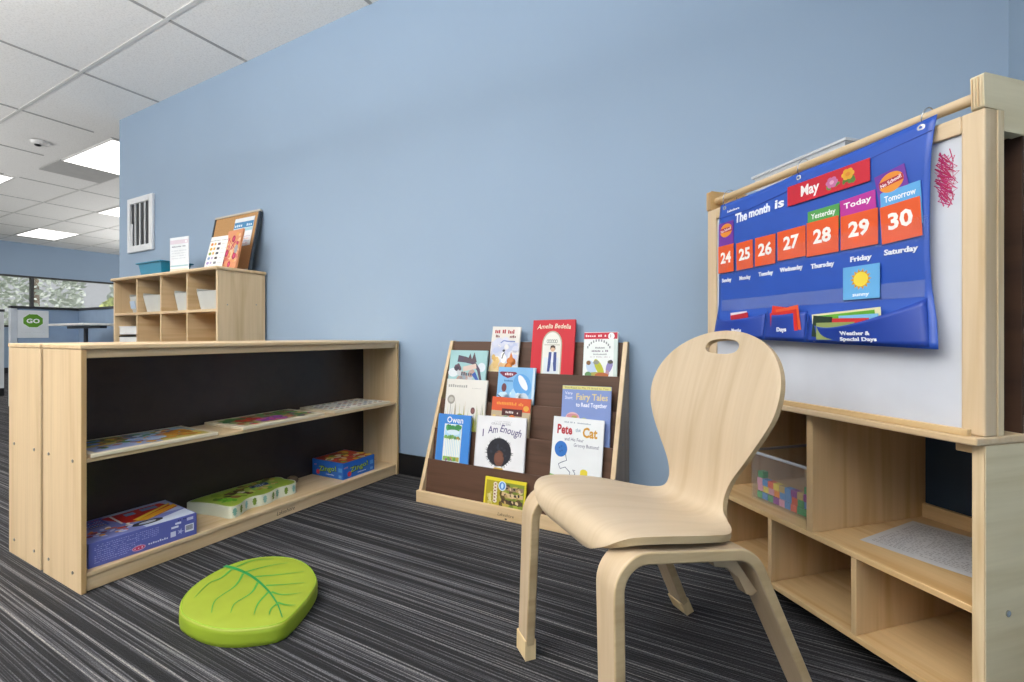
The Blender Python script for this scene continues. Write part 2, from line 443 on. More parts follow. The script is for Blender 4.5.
# ------------------------------------------------------------------ low shelves, back to back
SCREW = paint('#9a9a98', .3, .9)
def low_shelf(xf, back, label, full):
    """front plane at xf (facing +x when back<xf); runs along y from .602 to 1.972"""
    t = thing('low_bookshelf', label, 'shelf', (xf, .602, 0))
    s = 1 if full else -1
    D = .283; L = 1.372; T = .014
    X = lambda v: -s * v                                # depth from the front into the unit
    def bx(name, v0, v1, y0, y1, z0, z1, mat, bev=.0025, par=t):
        x0, x1 = sorted((X(v0), X(v1)))
        return MB().box(x0, x1, y0, y1, z0, z1, mat).build(name, par, bevel=bev)
    for nm, y0 in (('side_panel', 0), ('side_panel', L - T)):
        sp = bx(nm, 0, D, y0, y0 + T, 0, .733, MAPLE_Z)
        x0, x1 = sorted((X(-.0008), X(.0004)))
        MB().box(x0, x1, y0 + .001, y0 + T - .001, .002, .732, EDGE).build('edge_band', sp)
        if y0 == 0:
            for v in (.055, .235):
                for z in (.055, .394):
                    MB().tube([(X(v), .001, z), (X(v), -.0022, z)], .0048, SCREW, 10).build('screw', sp)
    bx('top_board', -.003, D, -.002, L + .002, .733, .7475, MAPLE_Y, .003)
    bx('middle_shelf', .004, D - .02, T, L - T, .391, .404, MAPLE_Y)
    bs = bx('bottom_shelf', .004, D - .02, T, L - T, .046, .060, MAPLE_Y)
    kb = bx('kick_board', .008, .024, T, L - T, .001, .046, MAPLE_Y)
    bx('top_rail', .010, .026, T, L - T, .706, .733, MAPLE_Y)
    bx('back_panel', D - .026, D - .018, T, L - T, .060, .733, BLACKP, 0)
    if full:
        a = Art(MB(), lambda p, q, h: (-.008 + h, p, q), .0005)
        a.text('Lakeshore', .638, .017, .016, '#3a2f26', width=.085, shear=.3)
        a.mb.build('maker_mark', kb)
    return t
low_shelf(-1.784, None, 'low maple shelf facing the carpet, with puzzles and game boxes', True)
low_shelf(-2.374, None, 'low maple shelf backed against the other, facing away', False)

SX = -1.784
def flat_thing(name, x0, x1, y0, y1, z0, th, mat, label, cat, group=None, rz=0, bevel=.002):
    t = thing(name, label, cat, ((x0 + x1) / 2, (y0 + y1) / 2, z0), rz, group)
    w, d = (x1 - x0) / 2, (y1 - y0) / 2
    return t, w, d

TRAYW = wood('pale_tray', '#ded0b5', '#d2c2a2', 'y')
# wooden puzzles on the middle shelf (viewer looks from +x: a runs along +y, b runs towards -x)
def puzzle(y0, y1, x0, x1, label, painter, rz=0.0):
    t = thing('wooden_puzzle', label, 'puzzle', ((x0 + x1) / 2, (y0 + y1) / 2, .4042), rz, None)
    w, d = (x1 - x0) / 2, (y1 - y0) / 2
    MB().box(-w, w, -d, d, 0, .011, TRAYW).build('tray', t, bevel=.0015)
    m = MB(); a = Art(m, lambda p, q, h: (-q, p, .011 + h), .0004)
    a.rect(-d + .016, d - .016, -w + .020, w - .012, '#c9bd98')
    painter(a, d - .018, w - .020)
    m.build('picture_pieces', t)
def pz_a(a, d, w):
    a.rect(-d, d, -w, w, '#b9a65a')
    a.rect(-d, d, .02, w, '#7f7a46')
    a.rect(-d * .2, d, -w * .1, w, '#8fa3b4')
    a.rect(-d, d * .1, -w, -w * .2, '#8d97bb')
    a.blobs(-d * .9, d * .9, -w * .8, w * .85, ['#c98f1c', '#3f7a34', '#5f86c4', '#a0501f', '#dcae2a', '#4f3f1c', '#b06a52'], 90, .008, .02)
    a.blobs(d * .2, d * .85, -w * .7, w * .3, ['#c98a1f', '#b8741d', '#dba93a'], 16, .012, .03)
    a.blobs(-d * .3, d * .2, -w * .6, w * .3, ['#9db3d8', '#7c93c4', '#a9bcd6'], 14, .012, .03)
    a.blobs(-d * .2, d * .6, w * .2, w * .85, ['#4f8a55', '#59607a', '#c9cfd8'], 14, .008, .02)
def pz_b(a, d, w):
    a.rect(-d, d, -w, w, '#e5dccb')
    a.rect(-d * .95, d * .95, -w * .95, w * .95, '#a89b6c')
    a.blobs(-d * .92, d * .92, -w * .9, w * .9, ['#4a7a2c', '#9a5a24', '#c9b06c', '#7a3a80', '#b8301f', '#2f6a3a'], 90, .008, .02)
    a.blobs(-d * .8, -d * .2, -w * .1, w * .5, ['#c42d20', '#d8452b', '#b3201d'], 18, .014, .028)
    a.blobs(-d * .4, d * .3, -w * .8, -w * .1, ['#8a3f9c', '#a152a8', '#c4478f', '#6d3a92'], 18, .012, .025)
    a.blobs(-d * .1, d * .9, 0, w * .8, ['#49793b', '#6b9c4a', '#35603a', '#8a5a3c'], 24, .012, .025)
    a.blobs(-d * .9, -d * .5, w * .3, w * .8, ['#3f7a3d', '#5c9648'], 8, .012, .025)
    a.blobs(d * .4, d * .9, -w * .6, w * .3, ['#5e9a55', '#9a6c2f', '#8b5aa0', '#447a40'], 14, .012, .02)
def pz_c(a, d, w):
    a.rect(-d, d, -w, w, '#ebe6da')
    cols = ['#2a3444', '#8a4a24', '#c4921c', '#3f659a', '#9a3420', '#3f5f2c', '#6d5a8a']
    for i in range(9):
        for j in range(6):
            if random.random() < .8: a.oval(-d + (i + .5) * 2 * d / 9, -w + (j + .5) * 2 * w / 6, .011, .010, random.choice(cols), 8); a.k -= 1
    a.up()
puzzle(.625, .998, -2.040, -1.783, 'wooden picture puzzle with yellow and blue landscape at the near end of the middle shelf', pz_a)
puzzle(1.085, 1.480, -2.040, -1.785, 'wooden puzzle with red, purple and green pieces, in the middle of the shelf', pz_b, .03)
puzzle(1.535, 1.915, -2.038, -1.790, 'pale wooden puzzle with rows of small pictures at the wall end of the shelf', pz_c, .02)

# boxed games on the bottom shelf
def box_shell(t, w, d, h, mat):
    return MB().box(-w, w, -d, d, 0, h, mat)
t = thing('puzzle_box', 'long violet-blue puzzle box with a red fire engine on its lid', 'game box', (-1.925, .785, .0602), math.radians(-3.5))
w, d, h = .125, .150, .076
m = box_shell(t, w, d, h, paint('#5f66ad', .35))
a = Art(m, lambda p, q, hh: (w + hh, p, q), .0004)
for r in range(9): a.scrawl(-d + .015, -d + .015 + random.uniform(.07, .13), h - .012 - r * .0065, .0022, '#a9aee0', 18); a.k -= 1
for r in range(5): a.scrawl(-.03, .035, h - .012 - r * .006, .0022, '#a9aee0', 12); a.k -= 1
a.up()
a.oval(-.022, .016, .019, .0085, '#d79cb8'); a.oval(-.022, .016, .016, .006, '#c9436b'); a.scrawl(-.034, -.010, .0135, .005, '#efd3df', 5)
a.scrawl(.004, .062, .016, .007, '#dfe2f2', 9)
a.rect(.068, .084, .016, .034, '#d4d8ec'); a.star(.098, .027, .004, .011, 5, '#b9bfe2')
a.rect(.112, .140, .018, .044, '#e4e6f0')
for i in range(11): a.rect(.115 + i * .002, .1162 + i * .002, .024, .041, '#33333d'); a.k -= 1
a.up(); a.rect(.082, .10, .055, .062, '#dfe2f2'); a.rect(.118, .138, .058, .068, '#cfd3ea'); a.scrawl(.09, .118, .066, .006, '#2f3566', 5)
a.rect(.070, .092, .044, .051, '#dfe2f2')
a2 = Art(m, lambda p, q, hh: (-q, p, h + hh), .0005)
a2.rect(-d + .002, d - .002, -w + .002, w - .002, '#7d83bf')
a2.poly([(-.05, w - .004), (d - .004, w - .004), (d - .004, -.03), (-.02, -.02)], '#a8b4cf')
a2.poly([(-.06, .09), (.12, .10), (d - .004, .01), (.06, -.035), (-.02, -.03)], '#c2241b')
a2.poly([(-.01, -.035), (d - .004, .05), (d - .004, .02), (.03, -.05)], '#e8a21f')
a2.poly([(.0, -.01), (d - .01, .075), (d - .01, .06), (.01, -.025)], '#f0c640')
a2.poly([(.0, -.095), (d - .004, -.04), (d - .004, -w + .004), (.0, -w + .004)], '#ccd3e4')
a2.oval(.02, -.075, .045, .022, '#1d1d22'); a2.oval(.02, -.075, .025, .011, '#b8bcc4')
a2.rect(.0, .03, .045, .075, '#7fa3cf'); a2.rect(.05, .10, .055, .085, '#6d93c0'); a2.rect(-.035, -.028, -.02, .09, '#e9e3dc')
a2.rect(-d + .004, -.055, .01, .1, '#4d58ad')
for r in range(5): a2.scrawl(-d + .01, -.06, .085 - r * .017, .008, ['#c65a78', '#cfd4ef', '#d98aa0', '#b7bde6', '#e0b84e'][r], 11)
a2.blobs(-d + .02, -.02, -.10, -.02, ['#d8654a', '#efe0cf', '#e8a21f', '#b7bde6', '#7a2d46'], 26, .006, .014)
m.build('box', t, bevel=.0015)

# leaf-scalloped floor puzzle box
t = thing('shaped_puzzle_box', 'pale green puzzle box with a scalloped woodland-picture lid', 'game box', (-1.955, 1.225, .0602), 0)
out = [(.145, -.165), (.135, -.120), (.105, -.085), (.095, -.045), (.115, -.01), (.108, .035), (.085, .07), (.10, .13), (.09, .165), (.05, .180), (.0, .165), (-.04, .182), (-.084, .16), (-.088, -.225), (-.04, -.195), (.05, -.172)]
def smooth_loop(pts, it=2):
    for _ in range(it):
        q = []
        for i in range(len(pts)):
            p, n = pts[i], pts[(i + 1) % len(pts)]
            q += [(p[0] * .75 + n[0] * .25, p[1] * .75 + n[1] * .25), (p[0] * .25 + n[0] * .75, p[1] * .25 + n[1] * .75)]
        pts = q
    return pts
so_ = smooth_loop(out)
m = MB().prism(so_, lambda p, q, hh: (p, q, hh), 0, .046, paint('#d9dcc4', .5), smooth=False)
cols = ['#7fae9a', '#6f8b2f', '#86b5ad', '#7c9a3a', '#8db7a8', '#5f7f2c']
# leaves printed on the side facing the room
side = [p for p in so_ if p[0] > .04]
side.sort(key=lambda p: p[1])
for i in range(9):
    y = -.15 + i * .037
    j = min(range(len(side)), key=lambda k_: abs(side[k_][1] - y)); j = min(max(j, 1), len(side) - 2)
    tx, ty = side[j + 1][0] - side[j - 1][0], side[j + 1][1] - side[j - 1][1]; l_ = math.hypot(tx, ty) or 1; tx /= l_; ty /= l_
    nx, ny = ty, -tx
    c0 = side[j]
    a = Art(m, (lambda c0, tx, ty, nx, ny: lambda p, q, hh: (c0[0] + tx * p + nx * (hh + .0012), c0[1] + ty * p + ny * (hh + .0012), q))(c0, tx, ty, nx, ny), .0006)
    a.poly([(0, .008), (.007, .015), (.005, .020), (.010, .025), (.006, .029), (.008, .034), (0, .041), (-.008, .034), (-.006, .029), (-.010, .025), (-.005, .020), (-.007, .015)], cols[i % 6])
m.build('box', t)
m = MB()
m.add([(p[0] * .965, p[1] * .97, .0464) for p in so_], [list(range(len(so_)))], paint('#9db33f', .4))
a = Art(m, lambda p, q, hh: (-q, p, .0464 + hh), .0004)
a.blobs(-.14, .13, -.06, .07, ['#7d8f2c', '#a9bf45', '#5e7a2a', '#c9c86a', '#8aa53a'], 40, .010, .022)
a.blobs(-.10, -.02, -.05, .04, ['#3a2415', '#54351d', '#6b4a2b', '#8a6338'], 12, .010, .024)
a.blobs(-.14, -.09, -.09, -.02, ['#74c032', '#5aa62a'], 8, .010, .018)
a.blobs(-.01, .14, .02, .075, ['#5c7a24', '#c7a24c', '#6d4a2a'], 16, .008, .018)
a.blobs(.0, .12, -.055, .0, ['#c08b42', '#a9bf45', '#6fae57', '#d6c07c'], 18, .006, .013)
a.blobs(.02, .09, .0, .03, ['#2e5a86', '#244a75'], 8, .012, .02)
a.scrawl(.015, .085, .018, .012, '#dfe9f2', 7); a.scrawl(.02, .08, .002, .010, '#cfe0ee', 6)
a.blobs(-.06, -.03, -.03, .0, ['#efe6d2'], 3, .008, .012)
m.build('lid_picture', t)
tag(MB().grid(12, 6, lambda u, v: (-1.985 + .03 * math.cos(u * 2 * PI) * math.sin(v * PI), 1.455 + .026 * math.sin(u * 2 * PI) * math.sin(v * PI), .0802 - .02 * math.cos(v * PI)), paint('#5a4630', .6)).build('pine_cone'), 'small brown lump behind the scalloped puzzle box', 'pine cone')

t = thing('game_box', 'bright blue game box with green and red lettering near the wall', 'game box', (-1.929, 1.717, .0602), math.radians(1))
w, d, h = .110, .106, .081
m = box_shell(t, w, d, h, paint('#2c6bc4', .3))
for fn, hw in ((lambda p, q, hh: (w + hh, p, q), d), (lambda p, q, hh: (p, -d - hh, q), w)):
    a = Art(m, fn, .0004)
    a.oval(-hw * .62, .020, .013, .013, '#d3394a')
    a.text('Zingo!', -hw * .55, .024, .026, '#1b3d1f', width=hw * 1.15, bold=.05, rot=.10)
    a.text('Zingo!', -hw * .55, .0255, .024, '#b5d34a', width=hw * 1.12, bold=.01, rot=.10)
    a.scrawl(-hw * .1, hw * .45, .013, .005, '#dfe9f7', 8); a.rect(hw * .72, hw * .9, .006, .02, '#6fa7dd'); a.rect(hw * .7, hw * .93, .035, .055, '#5d9fd8')
    a.scrawl(-hw * .95, -hw * .7, .052, .008, '#d98a9a', 3)
a = Art(m, lambda p, q, hh: (-q, p, h + hh), .0005)
a.rect(-d + .004, d - .004, -w + .004, w - .004, '#a9351f')
a.blobs(-d * .85, d * .85, -w * .85, w * .85, ['#d3452a', '#e0a52c', '#7f9a3a', '#c62b2b', '#e8c24a', '#8a2a1d', '#e8e0c8'], 46, .010, .026)
m.build('box', t, bevel=.0015)

# ------------------------------------------------------------------ cubby cabinet against the wall
cx0, cx1, cy0, cy1, ctop = -4.35, -2.975, 1.66, 1.974, 1.208
t = thing('cubby_cabinet', 'maple cubby cabinet with grey bins standing behind the low shelves', 'cabinet', (cx0, cy0, 0))
L = cx1 - cx0; Dp = cy1 - cy0
for x in (0, L - .02): MB().box(x, x + .02, 0, Dp, 0, 1.185, MAPLE_Z).build('side_panel', t, bevel=.002)
for p in ((.06, .97), (.25, .98)): MB().tube([(L - .001, p[0], p[1]), (L + .0015, p[0], p[1])], .004, SCREW, 8).build('screw', t)
MB().box(-.012, L + .012, -.018, Dp + .005, 1.185, 1.208, MAPLE_X).build('top_board', t, bevel=.009)
for z in (.05, .315, .61, .925): MB().box(.02, L - .02, .002, Dp - .012, z, z + .018, MAPLE_X).build('shelf', t, bevel=.0015)
MB().box(.02, L - .02, .01, .025, 0, .05, MAPLE_X).build('kick_board', t)
for i in (1, 2, 3):
    x = .02 + (L - .04) * i / 4
    for za, zb in ((.068, .315), (.333, .61), (.628, .925), (.943, 1.185)):
        MB().box(x - .008, x + .008, .003, Dp - .012, za, zb, MAPLE_Y).build('divider', t)
MB().box(.02, L - .02, Dp - .012, Dp - .004, .05, 1.185, wood('maple_back', '#cfb48a', '#bfa074', 'z')).build('back_panel', t)
BINM = paint('#c3c3bd', .45); BINM2 = paint('#c9cbcb', .45)
for i in range(4):
    x0 = cx0 + .02 + (L - .04) * i / 4 + .012; x1 = x0 + (L - .04) / 4 - .03
    x0 = x1 - (.12, .255, .165, .225)[i]
    b = thing('storage_bin', ['pale grey bin with a blue label in the leftmost cubby', 'grey plastic bin in the second cubby from the left', 'grey plastic bin in the third cubby from the left', 'grey plastic bin in the cubby by the end panel'][i], 'bin', ((x0 + x1) / 2, cy0 + .15, .9432), 0, 'grey bins in the cubby cabinet')
    w = (x1 - x0) / 2; d = .135; hh = .118
    m = MB()
    def ring(z, k, s): return [(-w * k + s, -d * k + s, z), (w * k - s, -d * k + s, z), (w * k - s, d * k - s, z), (-w * k + s, d * k - s, z)]
    vs = ring(0, .86, 0) + ring(hh, 1, 0) + ring(hh, 1, .004) + ring(.004, .86, .004)
    fs = [(3, 2, 1, 0)]
    for r in range(3):
        for q in range(4): fs.append((r * 4 + q, r * 4 + (q + 1) % 4, r * 4 + 4 + (q + 1) % 4, r * 4 + 4 + q))
    fs.append((12, 13, 14, 15)); m.add(vs, fs, BINM); m.build('tub', b)
    for a_ in (-w, w * .93): MB().box(a_, a_ + w * .07, -d, d, hh, hh + .018, BINM).build('raised_rim', b, bevel=.003)
    if i == 0:
        MB().box(-w * .6, w * .6, -.0022, 0, .03, .085, paint('#b9c9dc', .5)).build('label', b, loc=(0, -d * .93 - .004, 0)).rotation_euler = (math.radians(9), 0, 0)
for j, (lab, z) in enumerate((('white flat box at the bottom of the stack in the lower left cubby', .6282), ('white flat box on top of the stack in the lower left cubby', .782))):
    hb = .135 if j == 0 else .055
    b = thing('white_box', lab, 'box', (-4.19, 1.80, z), 0, None)
    MB().box(-.13, .13, -.115, .12, 0, hb, paint('#e3e3e1', .5)).build('body', b, bevel=.004)
    MB().box(-.133, .133, -.118, .123, hb, hb + .008, paint('#3b3b3e' if j == 0 else '#d9dadc', .5)).build('lid', b, bevel=.002)

# items on top of the cubby cabinet
ct = ctop + .0004
t = thing('tote_tray', 'small teal plastic tray on the cubby cabinet top', 'tray', (-3.95, 1.82, ct))
TEAL = paint('#1d84a6', .35)
w, d, hh = .165, .10, .108
m = MB(); ring = lambda z, k, s: [(-w * k + s, -d * k + s, z), (w * k - s, -d * k + s, z), (w * k - s, d * k - s, z), (-w * k + s, d * k - s, z)]
vs = ring(0, .86, 0) + ring(hh, 1, 0) + ring(hh, 1, .005) + ring(.005, .86, .005)
fs = [(3, 2, 1, 0)] + [(r * 4 + q, r * 4 + (q + 1) % 4, r * 4 + 4 + (q + 1) % 4, r * 4 + 4 + q) for r in range(3) for q in range(4)] + [(12, 13, 14, 15)]
m.add(vs, fs, TEAL); m.build('tub', t)
m = MB()
for a_, b_, c_, d_ in ((-w - .012, w + .012, -d - .012, -d), (-w - .012, w + .012, d, d + .012), (-w - .012, -w, -d, d), (w, w + .012, -d, d)): m.box(a_, b_, c_, d_, hh - .010, hh, TEAL)
m.build('rim', t, bevel=.003)

t = thing('sign_holder', 'white printed sheet standing upright in a clear holder', 'sign', (-3.62, 1.76, ct), math.radians(5))
MB().box(-.108, .108, -.06, .05, 0, .003, clear_mat('acrylic', '#eef3f6', .25, .05)).build('base', t)
m = MB(); m.box(-.103, .103, -.002, .002, .003, .262, paint('#e7ebee', .4))
a = Art(m, lambda p, q, h: (p, -.002 - h, q), .0005)
a.rect(-.100, .100, .215, .243, '#dccfd8'); a.oval(.075, .228, .008, .008, '#f6f6f6'); a.scrawl(-.08, .085, .192, .010, '#6d7486', 14)
for r in range(4): a.scrawl(-.085, .08, .165 - r * .018, .005, '#b9bfc9', 20)
a.rect(-.1, .1, .055, .064, '#a9cbd2'); a.rect(-.1, .1, .004, .04, '#e6dfcb')
m.build('sheet', t)

t = thing('cork_board', 'small framed cork board leaning on the blue wall', 'cork board', (-3.275, 1.885, ct), 0, None, (math.radians(-10.5), 0, 0))
CORK = cork_mat('cork', '#a97c4c', '#bd8f5c', '#c9a06c')
w, hh = .265, .438
MB().box(-w + .01, w - .01, 0, .010, .01, hh - .01, CORK).build('cork_sheet', t)
m = MB(); wf = paint('#c2b7a6', .4)
m.box(-w, w, -.006, .014, hh - .014, hh, wf)
m.box(-w, -w + .012, -.006, .014, 0, hh - .014, paint('#3c444c', .5)).box(w - .012, w, -.006, .014, 0, hh - .014, paint('#3c444c', .5)).box(-w + .012, w - .012, -.006, .014, 0, .014, wf)
m.build('frame', t, bevel=.001)
m = MB(); m.box(-.002, .220, -.0035, -.001, .185, .395, paint('#e4e6ea', .5))
a = Art(m, lambda p, q, h: (p, -.0035 - h, q), .0006)
a.rect(0, .218, .32, .365, '#3d86b8'); a.scrawl(.01, .21, .33, .022, '#d4e7f2', 9); a.rect(0, .218, .295, .317, '#a9cfd8')
for r in range(5): a.scrawl(.08, .21, .250 - r * .017, .009, ['#c6b9cf', '#e0aFA8', '#b9c1d8', '#d7a9b4', '#c9c6d6'][r].lower(), 9)
pn = m.build('pinned_chart', loc=(-3.275, 1.8835, ct)); pn.rotation_euler = (math.radians(-10.5), 0, 0)
tag(pn, 'paper chart with a blue header pinned to the cork board', 'paper')
# colour chart card
m = MB(); m.box(-.092, .092, -.0015, .0015, 0, .245, paint('#eceae6', .45))
a = Art(m, lambda p, q, h: (p, -.0015 - h, q), .0005)
c1 = ['#d9822b', '#d9a42e', '#8aa23a', '#7da0c9', '#a38fc4', '#b07a9c']; c2 = ['#6b4a5a', '#4e4a52', '#3f4450', '#463b3a', '#7a7a80', '#c2a29a']
for r in range(6):
    a.oval(-.065, .190 - r * .034, .014, .011, c1[r]); a.k -= 1; a.rect(-.042, -.035 + .012, .182 - r * .034, .2 - r * .034, '#d9a850' if r < 3 else '#b9a9c9'); a.k -= 1
    a.rect(-.006, .022, .181 - r * .034, .198 - r * .034, c2[r]); a.k -= 1; a.scrawl(.04, .09, .186 - r * .034, .006, '#b9b9bd', 4)
a.scrawl(-.09, .09, .213, .006, '#8d8d92', 12)
cc = m.build('colour_chart_card', loc=(-3.215, 1.758, ct)); cc.rotation_euler = (math.radians(-14), 0, math.radians(4))
tag(cc, 'white card with small coloured swatches leaning in front of the cork board', 'card')
m = MB(); m.box(-.092, .092, -.006, .006, 0, .268, paint('#d98e5e', .4))
a = Art(m, lambda p, q, h: (p, -.006 - h, q), .0005)
a.blobs(-.08, .08, .015, .24, ['#e0a25a', '#d4736a', '#e8b98a', '#c94f5a', '#e6c49a'], 40, .008, .024)
for i in range(9): a.stroke([(random.uniform(-.08, .08), random.uniform(.02, .23)), (random.uniform(-.06, .06), random.uniform(.02, .23))], .004, random.choice(['#f0d9b8', '#b8323f', '#e7a03e']))
for p in ((0, .205, .02), (-.055, .11, .022), (.045, .085, .022), (.0, .03, .018), (.06, .17, .012)): a.oval(p[0], p[1], p[2], p[2] * 1.2, '#a81f4a'); a.oval(p[0], p[1], p[2] * .5, p[2] * .6, '#d63a72')
a.oval(.055, .13, .02, .03, '#9a9aa2')
pk = m.build('patterned_book', loc=(-3.055, 1.775, ct)); pk.rotation_euler = (math.radians(-11), 0, math.radians(-4))
tag(pk, 'orange and pink patterned booklet leaning on the cork board', 'book')

# ------------------------------------------------------------------ book display rack
rx0, rx1, ry0, ry1 = -1.413, -0.497, 1.689, 1.976
rk = thing('book_display_rack', 'tiered maple and dark brown book display rack against the blue wall', 'book rack', (rx0, ry0, 0))
LAM = wood('brown_laminate_side', '#b09b86', '#a08c78', 'z', .5)
RW = rx1 - rx0; RD = ry1 - ry0
side_poly = [(0, 0), (.012, .055), (.262, .748), (RD, .748), (RD, 0)]
for nm, x0 in (('side_panel', 0), ('side_panel', RW - .018)):
    m = MB().prism(side_poly, lambda p, q, h: (h, p, q), x0, x0 + .018, MAPLE_Z)
    sp = m.build(nm, rk, bevel=.002)
    xo = -.0012 if x0 == 0 else RW + .0002
    m = MB().prism([(.012, .003), (.020, .055), (.268, .742), (RD - .003, .742), (RD - .003, .003)], lambda p, q, h: (h, p, q), xo, xo + .001, LAM)
    m.build('outer_laminate', sp)
    if x0:
        for p, q in ((.215, .47), (.18, .33), (.23, .60), (.10, .12)): MB().tube([(RW + .001, p, q), (RW + .0032, p, q)], .004, SCREW, 8).build('screw', sp)
PT = [(.745, 1.955), (.603, 1.901), (.464, 1.849), (.328, 1.798), (.19, 1.746), (.055, 1.693)]
for i in range(5):
    z1, y1 = PT[i]; y1 -= ry0
    z0 = max(PT[i + 1][0] - .056, .004); k_ = .123
    if i == 4: z0 = .005
    y0 = y1 - (z1 - z0) * k_
    th = .006
    MB().prism([(y1, z1), (y1 + th, z1), (y0 + th, z0), (y0, z0)], lambda p, q, h: (h, p, q), .018, RW - .018, BROWN).build('tier_panel', rk, bevel=.0012)
    zp, yp = PT[i + 1]; yp -= ry0
    if i < 4:
        # pocket floor between this panel and the one in front
        zf = zp - .050
        yb = y1 - (z1 - zf) * k_; yf = yp - (zp - zf) * k_ + .006
        MB().box(.018, RW - .018, yf, max(yb, yf + .012), zf - .004, zf, BROWN).build('pocket_floor', rk)
lip = MB().box(-.001, RW + .001, -.008, .010, .001, .055, MAPLE_X).build('front_lip', rk, bevel=.003)
yb = PT[4][1] - ry0 - (.19 - .009) * .123
MB().box(.018, RW - .018, .010, yb, .002, .008, BROWN).build('pocket_floor', rk)
a = Art(MB(), lambda p, q, h: (p, -.008 - h, q), .0005); a.text('Lakeshore', .437, .020, .013, '#3a2f26', width=.078, shear=.3); a.oval(.477, .010, .006, .003, '#3a2f26'); a.mb.build('maker_mark', lip)

# books: (tier, centre x, width, roll degrees, length)
def book(tier, cx, w, roll, ln, label, cover, painter, th=.010, hard=True):
    zt, yt = PT[tier]
    zf = zt - .0495
    sl = .17
    t = thing('picture_book', label, 'book', (cx, yt + .008 + sl * (zf - zt) + .0, zf), 0, None)
    t.rotation_euler = (-math.atan(sl), -math.radians(roll), 0)
    h = ln + .0045 * math.sqrt(1 + sl * sl)
    hw = w / 2
    m = MB()
    m.box(-hw, hw, 0, .0016, .0008, h, paint(cover, .32)).box(-hw, hw, th - .0016, th, .0008, h, paint(cover, .32)).box(-hw, -hw + .0016, .0016, th - .0016, .0008, h, paint(cover, .32))
    a = Art(m, lambda p, q, hh: (p, -hh, q), .0003)
    painter(a, hw, h)
    m.build('cover', t)
    MB().box(-hw + .0016, hw - .003, .0016, th - .0016, .002, h - .003, paint('#e4dfd2', .7)).build('pages', t)
    return t
def b_owl(a, w, h):
    a.rect(-w, w, 0, h, '#dfdad2'); a.rect(-w + .004, w - .004, h * .30, h * .72, '#c9cbdc')
    a.blobs(-w * .7, w * .8, h * .42, h * .75, ['#bcc3dd', '#d6d8e6', '#e6e3e0', '#cfd1e2'], 26, .012, .024)
    a.blobs(-w * .8, -w * .4, h * .2, h * .5, ['#e3bf7c', '#e8cd95', '#d9b068'], 14, .010, .024)
    a.blobs(-w * .3, w * .3, h * .2, h * .35, ['#e2b98a', '#ead3a0'], 8, .012, .022)
    a.blobs(w * .2, w * .75, h * .18, h * .44, ['#c9702c', '#b8601f', '#d98a3c'], 14, .010, .022)
    a.poly([(w * .35, h * .36), (w * .5, h * .55), (w * .75, h * .38)], '#cf7a34')
    a.rect(-w, -w * .25, 0, h * .2, '#e8d3a4')
    a.oval(0, h * .42, .015, .022, '#f0efec'); a.oval(-.004, h * .50, .010, .010, '#efeeea')
    a.oval(-.002, h * .565, .007, .006, '#3b3d44'); a.stroke([(-.008, h * .42), (-.003, h * .50), (.004, h * .53)], .005, '#4a4a50')
    a.scrawl(-w * .78, w * .02, h * .875, .020, '#b32430', 6); a.scrawl(w * .15, w * .62, h * .875, .020, '#b32430', 4)
    a.scrawl(-w * .70, -w * .4, h * .80, .014, '#7d3b3a', 3); a.scrawl(w * .3, w * .75, h * .80, .014, '#7d3b3a', 4)
    a.stroke([(-w * .3, h * .70), (-w * .1, h * .745), (w * .2, h * .735), (w * .7, h * .735)], .006, '#7f8fc4')
def b_red(a, w, h):
    a.rect(-w, w, h * .14, h, '#c81428'); a.rect(-w, w, 0, h * .155, '#d9d2c8')
    arch = [(-.052, h * .02), (.046, h * .02), (.046, h * .62)] + [(-.003 + .049 * math.cos(t), h * .62 + .062 * math.sin(t)) for t in [PI * k / 12 for k in range(1, 12)]] + [(-.052, h * .62)]
    a.poly(arch, '#b5ab94')
    a.poly([(-.003 + (p + .003) * .9, h * .02 + (q - h * .02) * .975) for p, q in arch], '#e4e2da')
    a.poly([(-.003 + (p + .003) * .74, h * .02 + (q - h * .02) * .66) for p, q in arch if q < h * .63] + [], '#d6dde2')
    for k in range(5): a.oval(-.024 + k * .0105, h * .665, .006, .009, '#8a8d86'); a.oval(-.024 + k * .0105, h * .665, .0035, .006, '#e4e2da')
    a.rect(-.040, .036, h * .605, h * .615, '#a5a294'); a.rect(-.036, .034, h * .02, h * .17, '#bdb37f')
    # plain generic stand-in figure: a child in a blue coat
    a.poly([(-.020, h * .20), (-.008, h * .20), (-.003, h * .36), (.006, h * .36), (.012, h * .21), (.024, h * .21), (.022, h * .5), (-.016, h * .5)], '#3d4f8c')
    a.poly([(-.004, h * .34), (.008, h * .34), (.008, h * .5), (-.002, h * .5)], '#dfe3ea'); a.oval(.003, h * .545, .011, .012, '#d9b394'); a.poly([(-.011, h * .53), (-.008, h * .595), (.003, h * .605), (.014, h * .59), (.016, h * .53), (.010, h * .565), (-.003, h * .568)], '#4c352a')
    a.text('Amelia Bedelia', -w * .78, h * .855, .021, '#e9dfc6', width=w * 1.58, shear=.25, bold=.01, arc=.004)
